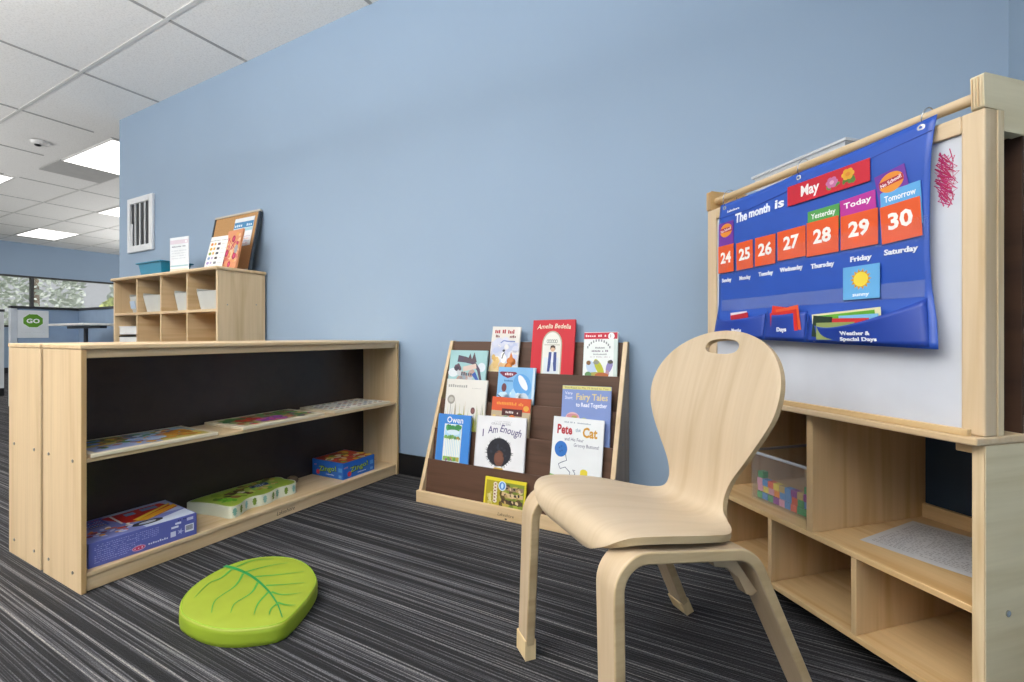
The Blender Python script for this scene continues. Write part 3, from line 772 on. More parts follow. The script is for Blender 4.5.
def b_bird(a, w, h):
    a.rect(-w, w, 0, h, '#cfdcd6'); a.rect(-w + .002, w - .016, 0, h, '#e6eae8')
    a.rect(-w, w - .002, h * .875, h - .002, '#c4233c'); a.scrawl(-w * .9, w * .35, h * .915, .010, '#f0d9da', 10)
    a.oval(w * .62, h * .925, .014, .015, '#eef0ef'); a.text('1', w * .57, h * .90, .014, '#8a2738')
    for k in range(11):
        t = PI * (.85 - .7 * k / 10); a.rect(-w * .1 + .055 * math.cos(t) - .003, -w * .1 + .055 * math.cos(t) + .003, h * .62 + .055 * math.sin(t) - .005, h * .62 + .055 * math.sin(t) + .005, '#8a8f92'); a.k -= 1
    a.up(); a.scrawl(-.022, .020, h * .70, .007, '#7d8186', 8); a.scrawl(-.038, .036, h * .64, .009, '#7f6f86', 11); a.scrawl(-.030, .030, h * .585, .006, '#8d8f96', 12); a.scrawl(-.045, .046, h * .54, .005, '#b9aeb4', 16)
    a.oval(-.038, h * .35, .020, .034, '#b9cbe0', rot=.4); a.oval(-.050, h * .44, .010, .010, '#7d5a30')
    a.oval(-.003, h * .36, .015, .040, '#b3b528', rot=.5); a.oval(-.016, h * .45, .013, .009, '#8f8f7d')
    a.oval(.042, h * .38, .013, .030, '#8d84b8', rot=-.3); a.oval(.046, h * .46, .012, .008, '#4a4a40'); a.oval(.034, h * .26, .008, .014, '#b08a9a')
    a.oval(-.012, h * .21, .050, .016, '#a8a048'); a.oval(.01, h * .22, .030, .012, '#b0602f'); a.oval(-.05, h * .23, .015, .012, '#5d8a58')
def b_dino(a, w, h):
    a.rect(-w, w, 0, h, '#9dc4c6'); a.oval(-w * .75, h * .62, .030, .022, '#d8dde0'); a.oval(w * .75, h * .72, .022, .022, '#d4d9e0'); a.rect(-w, w * .2, 0, h * .45, '#7ba9b8'); a.blobs(-w * .6, w * .3, h * .42, h * .62, ['#cdb9ad', '#c3c7c9', '#b89a90', '#9aa6b0'], 16, .014, .026)
    a.stroke([(-w * .55, h * .86), (-w * .1, h * .84), (w * .3, h * .80), (w * .6, h * .68), (w * .8, h * .45), (w * .86, h * .25)], .034, '#574a5c', True)
    a.stroke([(w * .35, h * .62), (w * .6, h * .5), (w * .8, h * .28)], .024, '#3b5da8', True)
    for p in ((-.15, .88), (.1, .93), (.32, .95), (.02, .86)): a.poly([(w * p[0] - .014, h * .83), (w * p[0], h * p[1] + .006), (w * p[0] + .018, h * .80)], '#5b4a52')
    a.poly([(-w * .25, h * .72), (w * .45, h * .78), (w * .5, h * .70), (-w * .2, h * .64)], '#d6bfb2'); a.blobs(-w * .65, -w * .4, h * .66, h * .76, ['#6b5560', '#4d4450'], 5, .010, .016)
    a.scrawl(-w * .3, w * .3, h * .575, .020, '#5d606a', 5); a.scrawl(-w * .15, w * .55, h * .47, .016, '#c1612f', 7); a.scrawl(-w * .05, w * .6, h * .36, .017, '#c96a2c', 6); a.oval(w * .25, h * .44, .010, .008, '#dfc07a')
    a.oval(-w * .42, h * .36, .030, .032, '#9c1f2e'); a.oval(-w * .5, h * .34, .020, .024, '#4d2326'); a.oval(-w * .5, h * .29, .022, .018, '#e0b24a')
def b_planes(a, w, h):
    a.rect(-w, w, 0, h, '#7fb4de'); a.blobs(-w * .9, w * .3, h * .22, h * .5, ['#a7cbe6', '#93c0e2', '#c4dbea'], 16, .014, .03)
    a.rect(w - .012, w, 0, h, '#c9d8e4')
    a.oval(w * .35, h * .62, .045, .055, '#5fa0da', rot=.5); a.oval(w * .38, h * .68, .016, .040, '#e3e6ee', rot=.6); a.blobs(w * .0, w * .6, h * .22, h * .4, ['#dfe6ea', '#c4d2de'], 10, .014, .026)
    a.poly([(-w * .85, h * .90), (-w * .05, h * .90), (w * .05, h * .875), (-w * .2, h * .80), (-w * .45, h * .765), (-w * .7, h * .80), (-w * .95, h * .875)], '#7c2540')
    a.scrawl(-w * .72, -w * .15, h * .825, .013, '#ead9de', 6); a.scrawl(-w * .7, -w * .15, h * .69, .009, '#3d6fa8', 8)
    a.oval(-w * .62, h * .56, .013, .020, '#6d3b40'); a.stroke([(-w * .95, h * .40), (-w * .5, h * .29)], .005, '#40506a')
def b_grass(a, w, h):
    a.rect(-w, w, 0, h, '#dedad2')
    a.scrawl(-w * .9, w * .08, h * .865, .016, '#a3a19b', 9); a.scrawl(w * .3, w * .75, h * .855, .004, '#bdb9b3', 12)
    cols = ['#b9b04a', '#8f9a3c', '#a2a79a', '#7c8276', '#c7bf72', '#5d7d4c', '#c4a37a']
    for k in range(30):
        x = random.uniform(-w, w * .98); t = random.uniform(h * .35, h * .70)
        a.poly([(x - .004, 0), (x + .005, 0), (x + random.uniform(-.006, .008), t)], random.choice(cols)); a.k -= 1
    a.up(); a.oval(-w * .2, h * .30, .032, .040, '#9aa53a'); a.oval(-w * .2, h * .27, .018, .030, '#c4b83f'); a.oval(w * .45, h * .20, .014, .055, '#b7b23a')
    a.oval(-w * .70, h * .66, .022, .022, '#9b978d'); a.oval(-w * .70, h * .66, .014, .012, '#bdb9ae'); a.rect(-w * .715, -w * .69, 0, h * .62, '#8d8a80')
    a.oval(w * .42, h * .50, .012, .016, '#6d4648'); a.oval(w * .42, h * .50, .007, .010, '#8d5c58')
def b_orange(a, w, h):
    a.rect(-w, w, 0, h, '#b9a88a'); a.rect(-w, w, h * .72, h, '#d2552c'); a.scrawl(-w * .75, w * .65, h * .845, .014, '#e3953a', 16); a.oval(w * .78, h * .80, .014, .012, '#d9a03c')
    a.rect(-w * .45, w * .6, h * .63, h * .77, '#4c1f20'); a.scrawl(-w * .25, w * .42, h * .68, .011, '#dfd2cc', 8)
    a.blobs(-w * .85, w * .85, h * .1, h * .6, ['#8a9a80', '#c9c2b4', '#6d7a60', '#d9bf6a', '#b0b7b4'], 36, .010, .02)
    a.oval(-w * .65, h * .54, .018, .018, '#b09a8c'); a.oval(w * .1, h * .55, .020, .022, '#d9752f'); a.oval(w * .6, h * .53, .016, .016, '#dcc04c')
def b_fairy(a, w, h):
    a.rect(-w, w, 0, h, '#7d91c6'); a.rect(-w, w, h * .945, h - .001, '#d6cf7c'); a.text("You Read to Me, I'll Read to You", -w * .92, h * .955, .008, '#7a7a58', width=w * 1.8)
    a.text('Very', -w * .88, h * .87, .012, '#e6e7f0', width=.034); a.text('Short', -w * .88, h * .80, .014, '#e6e7f0', width=.034)
    a.text('Fairy Tales', -w * .40, h * .80, .026, '#d9c58a', width=w * 1.28, bold=.02); a.text('to Read Together', -w * .40, h * .70, .017, '#e9ebf4', width=w * 1.26, bold=.02)
    a.oval(-w * .52, h * .52, .032, .028, '#d9b0b4'); a.oval(-w * .52, h * .56, .026, .010, '#c98a90'); a.oval(-w * .45, h * .55, .012, .006, '#a99a4c'); a.oval(-w * .05, h * .48, .018, .020, '#a3b58a'); a.oval(w * .4, h * .46, .020, .018, '#c9a394'); a.blobs(-w * .8, w * .4, h * .3, h * .46, ['#c4a05c', '#8aa070', '#c98a90'], 16, .010, .02)
def b_owen(a, w, h):
    a.rect(-w, w, 0, h, '#3f83cf'); a.rect(-w, -w + .003, 0, h, '#5a98da')
    a.text('Owen', -w * .44, h * .855, .028, '#e8eaf0', width=w * .98, bold=.015)
    a.rect(-w * .56, w * .50, h * .18, h * .83, '#e8eadf'); a.rect(-w * .52, w * .46, h * .195, h * .815, '#a9d0e6')
    a.blobs(-w * .46, w * .40, h * .755, h * .79, ['#3f8a4e', '#57a05c', '#2f7a45'], 20, .008, .014); a.oval(0, h * .69, .036, .012, '#cfe0ea')
    a.blobs(-w * .45, w * .40, h * .58, h * .615, ['#7fae5c', '#a58a4c', '#5d8f58'], 16, .006, .012)
    for k in range(9): a.rect(-w * .50 + k * w * .107, -w * .50 + k * w * .107 + w * .08, h * .27, h * .575, '#e9ece6'); a.k -= 1
    a.up(); a.rect(-w * .52, w * .46, h * .195, h * .27, '#8fb45a'); a.blobs(-w * .4, w * .35, h * .21, h * .25, ['#6a9c48', '#b9a24c', '#8a5f7a'], 12, .006, .011)
    a.scrawl(-w * .5, w * .42, h * .185, .005, '#d4dcea', 14)
def b_enough(a, w, h):
    a.rect(-w, w, 0, h, '#e2e1e3'); a.rect(-w + .001, -w + .006, 0, h, '#cfcdd2')
    a.scrawl(-w * .25, w * .45, h * .915, .004, '#b9b7bb', 18); a.text('GRACE BYERS', -w * .38, h * .865, .010, '#9a989e', width=w * .78)
    a.text('I', -w * .72, h * .665, .032, '#584f7c', bold=.01, shear=.2, rot=.2); a.text('Am', -w * .50, h * .72, .032, '#584f7c', width=.052, bold=.01, shear=.2, rot=.12); a.text('Enough', -w * .02, h * .765, .032, '#584f7c', width=.108, bold=.01, shear=.2, rot=-.18)
    # plain generic stand-in portrait: a head with a big round of curly hair
    for k in range(64):
        t = 2 * PI * k / 64; r = random.uniform(.058, .074); a.poly([(.0 + .05 * math.cos(t - .09), h * .44 + .05 * math.sin(t - .09)), (r * math.cos(t), h * .44 + r * math.sin(t)), (.05 * math.cos(t + .09), h * .44 + .05 * math.sin(t + .09))], '#2a2a34'); a.k -= 1
    a.up(); a.oval(0, h * .44, .061, .061, '#23232c', 28); a.blobs(-.04, .04, h * .36, h * .60, ['#2f303c', '#1d1d25'], 24, .005, .009)
    a.oval(.002, h * .345, .025, .034, '#6d4536', 20); a.oval(.002, h * .36, .020, .022, '#7a4e3d', 18)
    a.poly([(-.018, h * .20), (.022, h * .20), (.034, h * .155), (-.030, h * .155)], '#c9a23a')
def b_pete(a, w, h):
    a.rect(-w, w, 0, h, '#e3e5e6'); a.scrawl(-w * .55, w * .5, h * .925, .006, '#8f9aa8', 22)
    a.text('Pete', -w * .82, h * .775, .036, '#b02634', width=.066, bold=.035); a.text('the', -w * .08, h * .81, .016, '#4a7a9a', width=.022, rot=.1); a.text('Cat', w * .20, h * .755, .038, '#c9922c', width=.062, bold=.035)
    a.text('and His Four', -w * .50, h * .685, .014, '#3a3a66', width=.082); a.text('Groovy Buttons!', -w * .12, h * .615, .014, '#3a3a66', width=.106)
    a.oval(-w * .62, h * .565, .028, .032, '#2d6fbd', 24)
    for p in ((-.68, .58), (-.60, .60), (-.57, .545), (-.65, .53)): a.oval(w * p[0], h * p[1], .003, .003, '#1d4a8c', 8); a.k -= 1
    a.up(); a.stroke([(-w * .42, h * .50), (-w * .36, h * .42), (-w * .55, h * .39), (-w * .68, h * .36), (-w * .60, h * .30), (-w * .40, h * .33), (-w * .20, h * .27), (-w * .22, h * .22), (-w * .1, h * .20), (0, h * .26), (-w * .1, h * .31), (0, h * .30)], .003, '#3d4a66')
    a.poly([(-w, 0), (w * .15, 0), (w * .15, h * .14), (-w * .4, h * .19), (-w, h * .22)], '#79ab5c'); a.blobs(-w * .9, 0, h * .1, h * .15, ['#5d9448', '#8fbc6a'], 8, .008, .014)
    a.rect(w * .2, w * .48, 0, h * .30, '#ddc93a'); a.oval(w * .34, h * .30, w * .14, .010, '#ddc93a')
    for k in range(3): a.oval(w * .34, h * (.10 + .07 * k), .004, .004, ['#b02634', '#2d6fbd', '#3c8a4a'][k], 8)
    a.oval(w * .70, h * .165, .022, .026, '#b3a8cc', 20); a.scrawl(w * .56, w * .84, h * .185, .007, '#7a6fa6', 4); a.scrawl(w * .54, w * .86, h * .15, .009, '#6f639e', 4)
def b_yellow(a, w, h):
    a.rect(-w, w, 0, h, '#d8c928'); a.rect(-w + .008, w - .006, 0, h - .012, '#a89a20')
    a.rect(-w * .2, w - .008, .04, h - .014, '#7c8a2c'); a.blobs(-w * .15, w * .85, .05, h * .85, ['#6d7a24', '#93a038', '#b0a04a', '#58471f', '#c9b57c'], 30, .008, .018)
    for k in range(3): a.stroke([(w * -.12, h * (.80 - .17 * k)), (w * .3, h * (.76 - .17 * k)), (w * .9, h * (.78 - .17 * k))], .016, ['#8d7460', '#c9ab7c', '#4a3826'][k]); a.blobs(-w * .05, w * .8, h * (.74 - .17 * k), h * (.80 - .17 * k), ['#d3bb94', '#3a2c22', '#b08d5c'], 12, .004, .008)
    for k in range(6): a.oval(-w * .46 + k * .0005, h * (.84 - .085 * k), .010, .009, '#d9cbb4'); a.oval(-w * .46, h * (.84 - .085 * k), .005, .003, '#8a5a4a')
    a.blobs(-w * .85, -w * .6, .05, h * .7, ['#c4b45c', '#b8a83a', '#cfc48a'], 12, .005, .010)
    a.oval(-w * .12, h * .82, .019, .020, '#cfdbe6', 20); a.oval(-w * .12, h * .82, .015, .016, '#4f83c9', 20); a.oval(-w * .12, h * .82, .006, .011, '#b9d6f0')
BK = [
 ((1, -1.084, .154, -1.5, .263), 'slim cream picture book with red lettering and orange foxes, top tier', '#ddd8cf', b_owl),
 ((1, -.831, .209, .3, .293), 'red picture book with a white arched doorway on the top tier', '#b81226', b_red),
 ((1, -.606, .150, .8, .235), 'pale early reader with a crimson top band and three birds', '#cfdcd6', b_bird),
 ((2, -1.263, .216, 0, .287), 'teal picture book with a dark winged creature, at the upper left of the rack', '#8fb8bc', b_dino),
 ((2, -.990, .191, 0, .212), 'sky blue picture book with a maroon winged title badge', '#79aeda', b_planes),
 ((3, -1.239, .229, .3, .285), 'white picture book with tall green grass stems, above the blue book', '#dedad2', b_grass),
 ((3, -.992, .197, -.3, .214), 'book with an orange title band just above the white portrait book', '#b9a88a', b_orange),
 ((3, -.638, .212, .8, .285), 'lavender blue book titled Fairy Tales with a yellow top strip', '#7d91c6', b_fairy),
 ((4, -1.267, .186, .9, .261), 'blue picture book with a white fence scene, leftmost of its tier', '#3f83cf', b_owen),
 ((4, -1.015, .252, 1.2, .272), 'white picture book with a portrait of a child with big round dark hair', '#e2e1e3', b_enough),
 ((4, -.661, .217, -.5, .295), 'white picture book with a blue yarn ball and red and orange title', '#e3e5e6', b_pete),
 ((5, -.959, .198, -.3, .154), 'yellow nature book lying low in the bottom tier', '#d8c928', b_yellow),
]
for args, lab, cov, pf in BK: book(*args, lab, cov, pf)

# ------------------------------------------------------------------ bentwood chair
ch = thing('child_chair', 'child-size bentwood chair with one-piece curved shell and oval hand hole', 'chair', (-.361, .8897, 0), math.atan2(-.6417, .7674))
def catmull(pts, n):
    out = []
    P = [pts[0]] + list(pts) + [pts[-1]]
    for i in range(1, len(P) - 2):
        for k in range(n):
            t = k / n
            out.append(tuple(.5 * (2 * P[i][d] + (P[i + 1][d] - P[i - 1][d]) * t + (2 * P[i - 1][d] - 5 * P[i][d] + 4 * P[i + 1][d] - P[i + 2][d]) * t * t + (3 * P[i][d] - P[i - 1][d] - 3 * P[i + 1][d] + P[i + 2][d]) * t ** 3) for d in range(len(pts[0]))))
    out.append(tuple(P[-2])); return out
#          t      z     halfwidth
SH = [(.014, .372, .068), (.010, .383, .112), (.013, .397, .147), (.021, .408, .170), (.037, .4145, .184), (.063, .415, .192), (.10, .411, .195), (.16, .402, .195), (.215, .392, .188), (.266, .381, .174), (.303, .377, .149), (.328, .381, .118), (.345, .394, .094),
      (.356, .422, .087), (.363, .460, .100), (.370, .508, .132), (.379, .560, .166), (.389, .600, .186), (.401, .640, .1925), (.415, .680, .185), (.428, .715, .165), (.438, .742, .137), (.446, .763, .101), (.451, .776, .064), (.4535, .782, .032), (.4545, .7845, .004)]
cur = catmull(SH, 5)
m = MB(); NV = 24; TH = .0135
nrm = []
for i, c in enumerate(cur):
    a_, b_ = cur[max(0, i - 1)], cur[min(len(cur) - 1, i + 1)]
    d_ = Vector((0, b_[0] - a_[0], b_[1] - a_[1])).normalized()
    nrm.append(Vector((0, -d_.z, d_.y)))           # upper / front side
def shell_pt(i, j, side):
    t, z, w = cur[i]; w = max(w, .003); u = j / NV * 2 - 1
    x = u * w
    back = min(1, max(0, (z - .42) / .12)) if t > .25 else 0
    p = Vector((x, t, z)) + nrm[i] * (back * .38 * x * x * 1.0 + (1 - back) * .12 * x * x)
    return p + nrm[i] * (TH / 2 if side else -TH / 2)
top_mi = CHAIRB
nI = len(cur)
for side in (1, 0):
    vs = [shell_pt(i, j, side) for i in range(nI) for j in range(NV + 1)]
    half = next(i for i in range(nI) if cur[i][0] > .30)
    fsA = [(i * (NV + 1) + j, i * (NV + 1) + j + 1, (i + 1) * (NV + 1) + j + 1, (i + 1) * (NV + 1) + j) for i in range(half) for j in range(NV)]
    fsB = [(i * (NV + 1) + j, i * (NV + 1) + j + 1, (i + 1) * (NV + 1) + j + 1, (i + 1) * (NV + 1) + j) for i in range(half, nI - 1) for j in range(NV)]
    m.add(vs, fsA + fsB, CHAIRW, True)
# edge band all round
loop = [(i, 0) for i in range(nI)] + [(nI - 1, j) for j in range(1, NV + 1)] + [(i, NV) for i in range(nI - 2, -1, -1)] + [(0, j) for j in range(NV - 1, 0, -1)]
n_ = len(loop)
vs = [shell_pt(i, j, 1) for i, j in loop] + [shell_pt(i, j, 0) for i, j in loop]
m.add(vs, [(k, (k + 1) % n_, n_ + (k + 1) % n_, n_ + k) for k in range(n_)], CHAIREDGE, False)
shell = m.build('seat_shell', None)
bm = bmesh.new(); bm.from_mesh(shell.data); bmesh.ops.remove_doubles(bm, verts=bm.verts, dist=.00005); bmesh.ops.recalc_face_normals(bm, faces=bm.faces); bm.to_mesh(shell.data); bm.free()
# oval hand hole cut through the back
cut = MB()
hc = Vector((0, .4405, .7455)); d_ = Vector((0, .453 - .427, .785 - .715)).normalized(); hn = Vector((0, -d_.z, d_.y))
prof = []
for k in range(28):
    t = 2 * PI * k / 28; ex = .050 * (abs(math.cos(t)) ** .85) * (1 if math.cos(t) >= 0 else -1); ey = .0215 * (abs(math.sin(t)) ** .8) * (1 if math.sin(t) >= 0 else -1)
    prof.append((ex, ey * (.8 if ey > 0 else 1.0) + .003 * (1 - (ex / .05) ** 2)))
cut.prism(prof, lambda p, q, h: hc + Vector((p, 0, 0)) + d_ * q + hn * h, -.06, .06, CHAIREDGE)
co = cut.build('hole_cutter', None)
bo = shell.modifiers.new('hole', 'BOOLEAN'); bo.object = co; bo.operation = 'DIFFERENCE'; bo.solver = 'EXACT'
bpy.context.view_layer.update()
dg = bpy.context.evaluated_depsgraph_get()
me2 = bpy.data.meshes.new_from_object(shell.evaluated_get(dg))
shell.modifiers.clear(); shell.data = me2
bpy.data.objects.remove(co)
bv = shell.modifiers.new('bev', 'BEVEL'); bv.width = .0022; bv.segments = 2; bv.limit_method = 'ANGLE'; bv.angle_limit = math.radians(50)
shell.parent = ch

def arc_corner(p, a, b, r, n=8):
    """rounded corner at b on the path a-p-b"""
    p, a, b = Vector(p), Vector(a), Vector(b)
    u = (a - p).normalized(); v = (b - p).normalized()
    ang = u.angle(v); dlen = r / math.tan(ang / 2)
    s, e = p + u * dlen, p + v * dlen
    cen = p + (u + v).normalized() * (r / math.sin(ang / 2))
    out = []
    a0 = math.atan2(s.y - cen.y, s.x - cen.x); a1 = math.atan2(e.y - cen.y, e.x - cen.x)
    da = (a1 - a0 + PI) % (2 * PI) - PI
    for k in range(n + 1): out.append((cen.x + r * math.cos(a0 + da * k / n), cen.y + r * math.sin(a0 + da * k / n)))
    return out
A0, B0, C0, D0 = (-.002, .004), (.004, .3985), (.312, .353), (.482, .004)
path = [A0] + arc_corner(B0, A0, C0, .052) + arc_corner(C0, B0, D0, .075) + [D0]
TL = .023
for s in (-1, 1):
    xc = s * .167; hw = .0245
    outer = []; inner = []
    for i, p in enumerate(path):
        a_ = Vector(path[max(0, i - 1)]); b_ = Vector(path[min(len(path) - 1, i + 1)]); d2 = (b_ - a_).normalized(); nn = Vector((-d2.y, d2.x))
        outer.append(Vector(p) + nn * TL / 2); inner.append(Vector(p) - nn * TL / 2)
    m = MB(); n_ = len(path)
    splay = lambda i: s * max(0, (.36 - path[i][1]) / .36) * .018
    vs = []
    for i in range(n_):
        for (q, xx) in ((outer[i], -hw), (outer[i], hw), (inner[i], hw), (inner[i], -hw)): vs.append((xc + xx * (1 + .18 * min(1, max(0, path[i][1] / .36))) + splay(i), q.x, q.y))
    f_face = [(i * 4, i * 4 + 1, i * 4 + 5, i * 4 + 4) for i in range(n_ - 1)] + [(i * 4 + 2, i * 4 + 3, i * 4 + 7, i * 4 + 6) for i in range(n_ - 1)]
    f_edge = [(i * 4 + 1, i * 4 + 2, i * 4 + 6, i * 4 + 5) for i in range(n_ - 1)] + [(i * 4 + 3, i * 4, i * 4 + 4, i * 4 + 7) for i in range(n_ - 1)]
    m.add(vs, f_face, CHAIRB, False); m.add(vs, f_edge + [(0, 1, 2, 3), ((n_ - 1) * 4, (n_ - 1) * 4 + 1, (n_ - 1) * 4 + 2, (n_ - 1) * 4 + 3)], CHAIREDGE, False)
    fr = m.build('leg_frame', None)
    bm = bmesh.new(); bm.from_mesh(fr.data); bmesh.ops.remove_doubles(bm, verts=bm.verts, dist=.00005); bmesh.ops.recalc_face_normals(bm, faces=bm.faces); bm.to_mesh(fr.data); bm.free()
    for p in fr.data.polygons: p.use_smooth = True
    fr.data.set_sharp_from_angle(angle=math.radians(35))
    bv = fr.modifiers.new('bev', 'BEVEL'); bv.width = .0035; bv.segments = 3; bv.limit_method = 'ANGLE'; bv.angle_limit = math.radians(50)
    fr.parent = ch
    for (p0, p1, i) in ((A0, path[1], 0), (D0, path[-2], n_ - 1)):
        u = (Vector(p1) - Vector(p0)).normalized(); v = Vector((-u.y, u.x)); x_ = xc + splay(i)
        q = [Vector(p0) + v * .0138 - u * 0, Vector(p0) - v * .0138]
        z_fix = lambda w_: (w_.x, max(w_.y, .0006))
        pts = [z_fix(q[0] - u * .003), z_fix(q[1] - u * .003), tuple(q[1] + u * .045), tuple(q[0] + u * .045)]
        MB().prism(pts, lambda a_, b_, h: (h, a_, b_), x_ - hw - .002, x_ + hw + .002, FOOTW).build('foot', fr, bevel=.003)
    # small curved brace under the rear bend
    br = [(.285, .338), (.226, .350), (.230, .337), (.262, .329), (.290, .306), (.312, .268), (.327, .262), (.340, .268)]
    MB().prism(br, lambda a_, b_, h: (h, a_, b_), xc - .010, xc + .010, CHAIRB).build('brace', fr, bevel=.002)
# cross rail under the seat
MB().box(-.15, .15, .10, .14, .368, .386, CHAIRB).build('cross_rail', ch, bevel=.003)

# ------------------------------------------------------------------ diagonal storage unit with whiteboard
UA = math.atan2(-.716, .698); UO = Vector((.362, 1.159, 0))
ux = Vector((math.cos(UA), math.sin(UA), 0)); uy = Vector((-math.sin(UA), math.cos(UA), 0))
U = thing('whiteboard_storage_unit', 'birch storage unit with a whiteboard and open cubbies set across the corner', 'storage unit', UO, UA)
UL, UD = -.748, .415
def ub(name, x0, x1, y0, y1, z0, z1, mat, bev=.002, par=U): return MB().box(x0, x1, y0, y1, z0, z1, mat).build(name, par, bevel=bev)
for nm, x0 in (('side_panel', UL), ('side_panel', -.019)):
    sp = ub(nm, x0, x0 + .019, 0, UD, .030, .5725, BIRCH_Z)
    MB().box(x0 + .0005, x0 + .0185, -.0012, .0002, .031, .572, PLY).build('edge_band', sp)
    if x0 > -.1:
        MB().box(-.0002, .0008, .0008, UD - .001, .031, .5715, OLIVE).build('end_face', sp)
        for y in (.061, .35):
            for z in (.07, .255): MB().tube([(.0005, y, z), (.0028, y, z)], .0062, paint('#b9bec0', .25, .9), 10).build('screw', sp)
tb = ub('ledge_board', UL - .004, .002, -.026, UD + .004, .5725, .5875, FRAMEX, .0035)
MB().box(UL + .002, -.014, -.0225, -.0105, .5875, .6005, BIRCH_X).build('ledge_lip', tb, bevel=.0015)
ub('corner_block', -.048, -.019, .004, .034, .553, .5725, BIRCH_X)
ub('middle_shelf', UL + .019, -.019, .001, UD - .006, .252, .2665, BIRCH_X)
ub('bottom_shelf', UL + .019, -.019, .001, UD - .006, .058, .0725, BIRCH_X)
ub('back_rail', UL + .019, -.019, UD - .020, UD - .006, .2665, .305, BIRCH_X)
ub('upper_divider', -.372, -.3535, .002, UD - .006, .2665, .5725, BIRCH_Z)
ub('lower_divider', -.2535, -.2405, .002, UD - .006, .0725, .252, BIRCH_Z)
ub('lower_divider', -.4970, -.4840, .002, UD - .006, .0725, .252, BIRCH_Z)
ub('lower_back', UL + .019, -.019, UD - .006, UD - .0005, .058, .252, wood('birch_back', '#b58d58', '#9c7444', 'x'), 0)
ub('upper_shade_sheet', UL + .019, -.019, UD - .006, UD - .0005, .252, .5725, paint('#22374c', .6), 0)  # navy sheet painted as the shaded wall seen through the open back
for x in (UL + .06, -.06):
    for y in (.055, UD - .06):
        c = thing('caster', '', '')
        for k_ in ('label', 'category'): del c[k_]
        c.parent = U; c.location = (x, y, 0)
        bk_ = paint('#1a1b1e', .35)
        MB().tube([(-.011, 0, .0225), (.011, 0, .0225)], .0222, bk_, 16).build('wheel', c)
        MB().box(-.015, .015, -.016, .016, .044, .058, bk_).box(-.0165, -.0125, -.010, .010, .018, .046, bk_).box(.0125, .0165, -.010, .010, .018, .046, bk_).build('fork', c)
        MB().tube([(-.0185, 0, .0225), (.0185, 0, .0225)], .004, paint('#aeb2b6', .3, .9), 8).build('axle', c)
# whiteboard in its frame
TOPZ = 1.195
ub('frame_stile', UL, UL + .040, 0, .034, .5875, TOPZ, FRAMEW, .0035)
ub('frame_stile', -.037, 0, 0, .034, .5875, TOPZ, FRAMEW, .0035)
ub('frame_top_rail', UL + .040, -.037, .0, .034, TOPZ - .034, TOPZ, FRAMEX, .0025)
ub('frame_backer', UL, .0008, .0342, .052, .5875, TOPZ, PLY, .0015)
wbm = paint('#c9cdd6', .16); wb = ub('whiteboard', UL + .040, -.037, .007, .012, .5876, TOPZ - .034, wbm, 0)
a = Art(MB(), lambda p, q, h: (p, .0068 - h, q), .0004)
for g in range(5):
    pts = []
    cx_, w_ = -.066 + random.uniform(-.008, .008), random.uniform(.020, .030)
    for k in range(26):
        t = k / 25; pts.append((cx_ + w_ * (1 - abs(t - .5)) * math.sin(k * 2.4 + g) * .8, 1.128 - .088 * t + .014 * math.cos(k * 2.4 + g * 1.7)))
    a.stroke(pts, random.uniform(.0014, .0026), ['#b3205c', '#c23a74', '#a81a4c', '#bf2a66', '#b0246a'][g])
a.mb.build('scribble', wb)
ub('rear_panel', UL + .004, -.0045, .112, .118, .5875, 1.16, wood('dark_felt_panel', '#4a3020', '#3a2418', 'x', .8), 0)
ub('rear_panel_frame', UL + .0, UL + .016, .104, .126, .5875, 1.16, BIRCH_Z, .002)
ub('top_shelf', UL + .020, -.0205, .053, .40, 1.165, 1.177, BIRCH_X, .002)
ub('rear_panel', UL + .004, -.020, .39, .396, .5875, 1.165, wood('dark_felt_panel_b', '#4a3020', '#3a2418', 'x', .8), 0)
for x0 in (UL, -.0200):
    sd = MB().prism([(-.001, TOPZ + .0005), (.0535, TOPZ + .0005), (.0535, 1.157), (.415, 1.157), (.415, 1.259), (.0, 1.259), (-.004, 1.255)], lambda p, q, h: (h, p, q), x0, x0 + .0200, OLIVE if x0 > -.1 else BIRCH_Y)
    cb = sd.build('cross_bar', U, bevel=.0025)
    m = MB()
    for i in range(4): m.box(x0 + .002 + i * .0047, x0 + .0037 + i * .0047, -.0055, -.0038, TOPZ + .003, 1.2535, PLY if i % 2 else BIRCH_Z)
    m.build('ply_edge', cb)
ROD_Y, ROD_Z = .022, 1.2265
MB().tube([(UL + .019, ROD_Y, ROD_Z), (-.0195, ROD_Y, ROD_Z)], .0108, FRAMEX, 16).build('dowel_rod', U)

# paper on the middle shelf, bin of blocks
def uw(x, y, z=0): return UO + ux * x + uy * y + Vector((0, 0, z))
m = MB(); q = [(-.283, .071), (-.342, .338), (-.135, .388), (-.032, .200), (-.036, .050), (-.076, .030)]
q = [(-.290, .078), (-.338, .335), (-.070, .395), (-.022, .138)]
def pbil(u, v):
    ax, ay = q[0][0] + (q[1][0] - q[0][0]) * v, q[0][1] + (q[1][1] - q[0][1]) * v; bx_, by_ = q[3][0] + (q[2][0] - q[3][0]) * v, q[3][1] + (q[2][1] - q[3][1]) * v
    return ax + (bx_ - ax) * u, ay + (by_ - ay) * u
m.grid(14, 10, lambda u, v: tuple(pbil(u, v)) + (.0006 + .006 * max(0, u - .55) ** 2 * 4 + .0018 * math.sin(v * PI) * math.sin(u * 5) ** 2,), paint('#cdced2', .5))
a = Art(m, lambda p, q_, h: tuple(pbil(p, q_)) + (.0026 + .006 * max(0, p - .55) ** 2 * 4 + h,), .0003)
for r in range(22): a.scrawl(.06, random.uniform(.8, .95), .08 + r * .039, .016, '#9b9ba1', 26); a.k -= 1
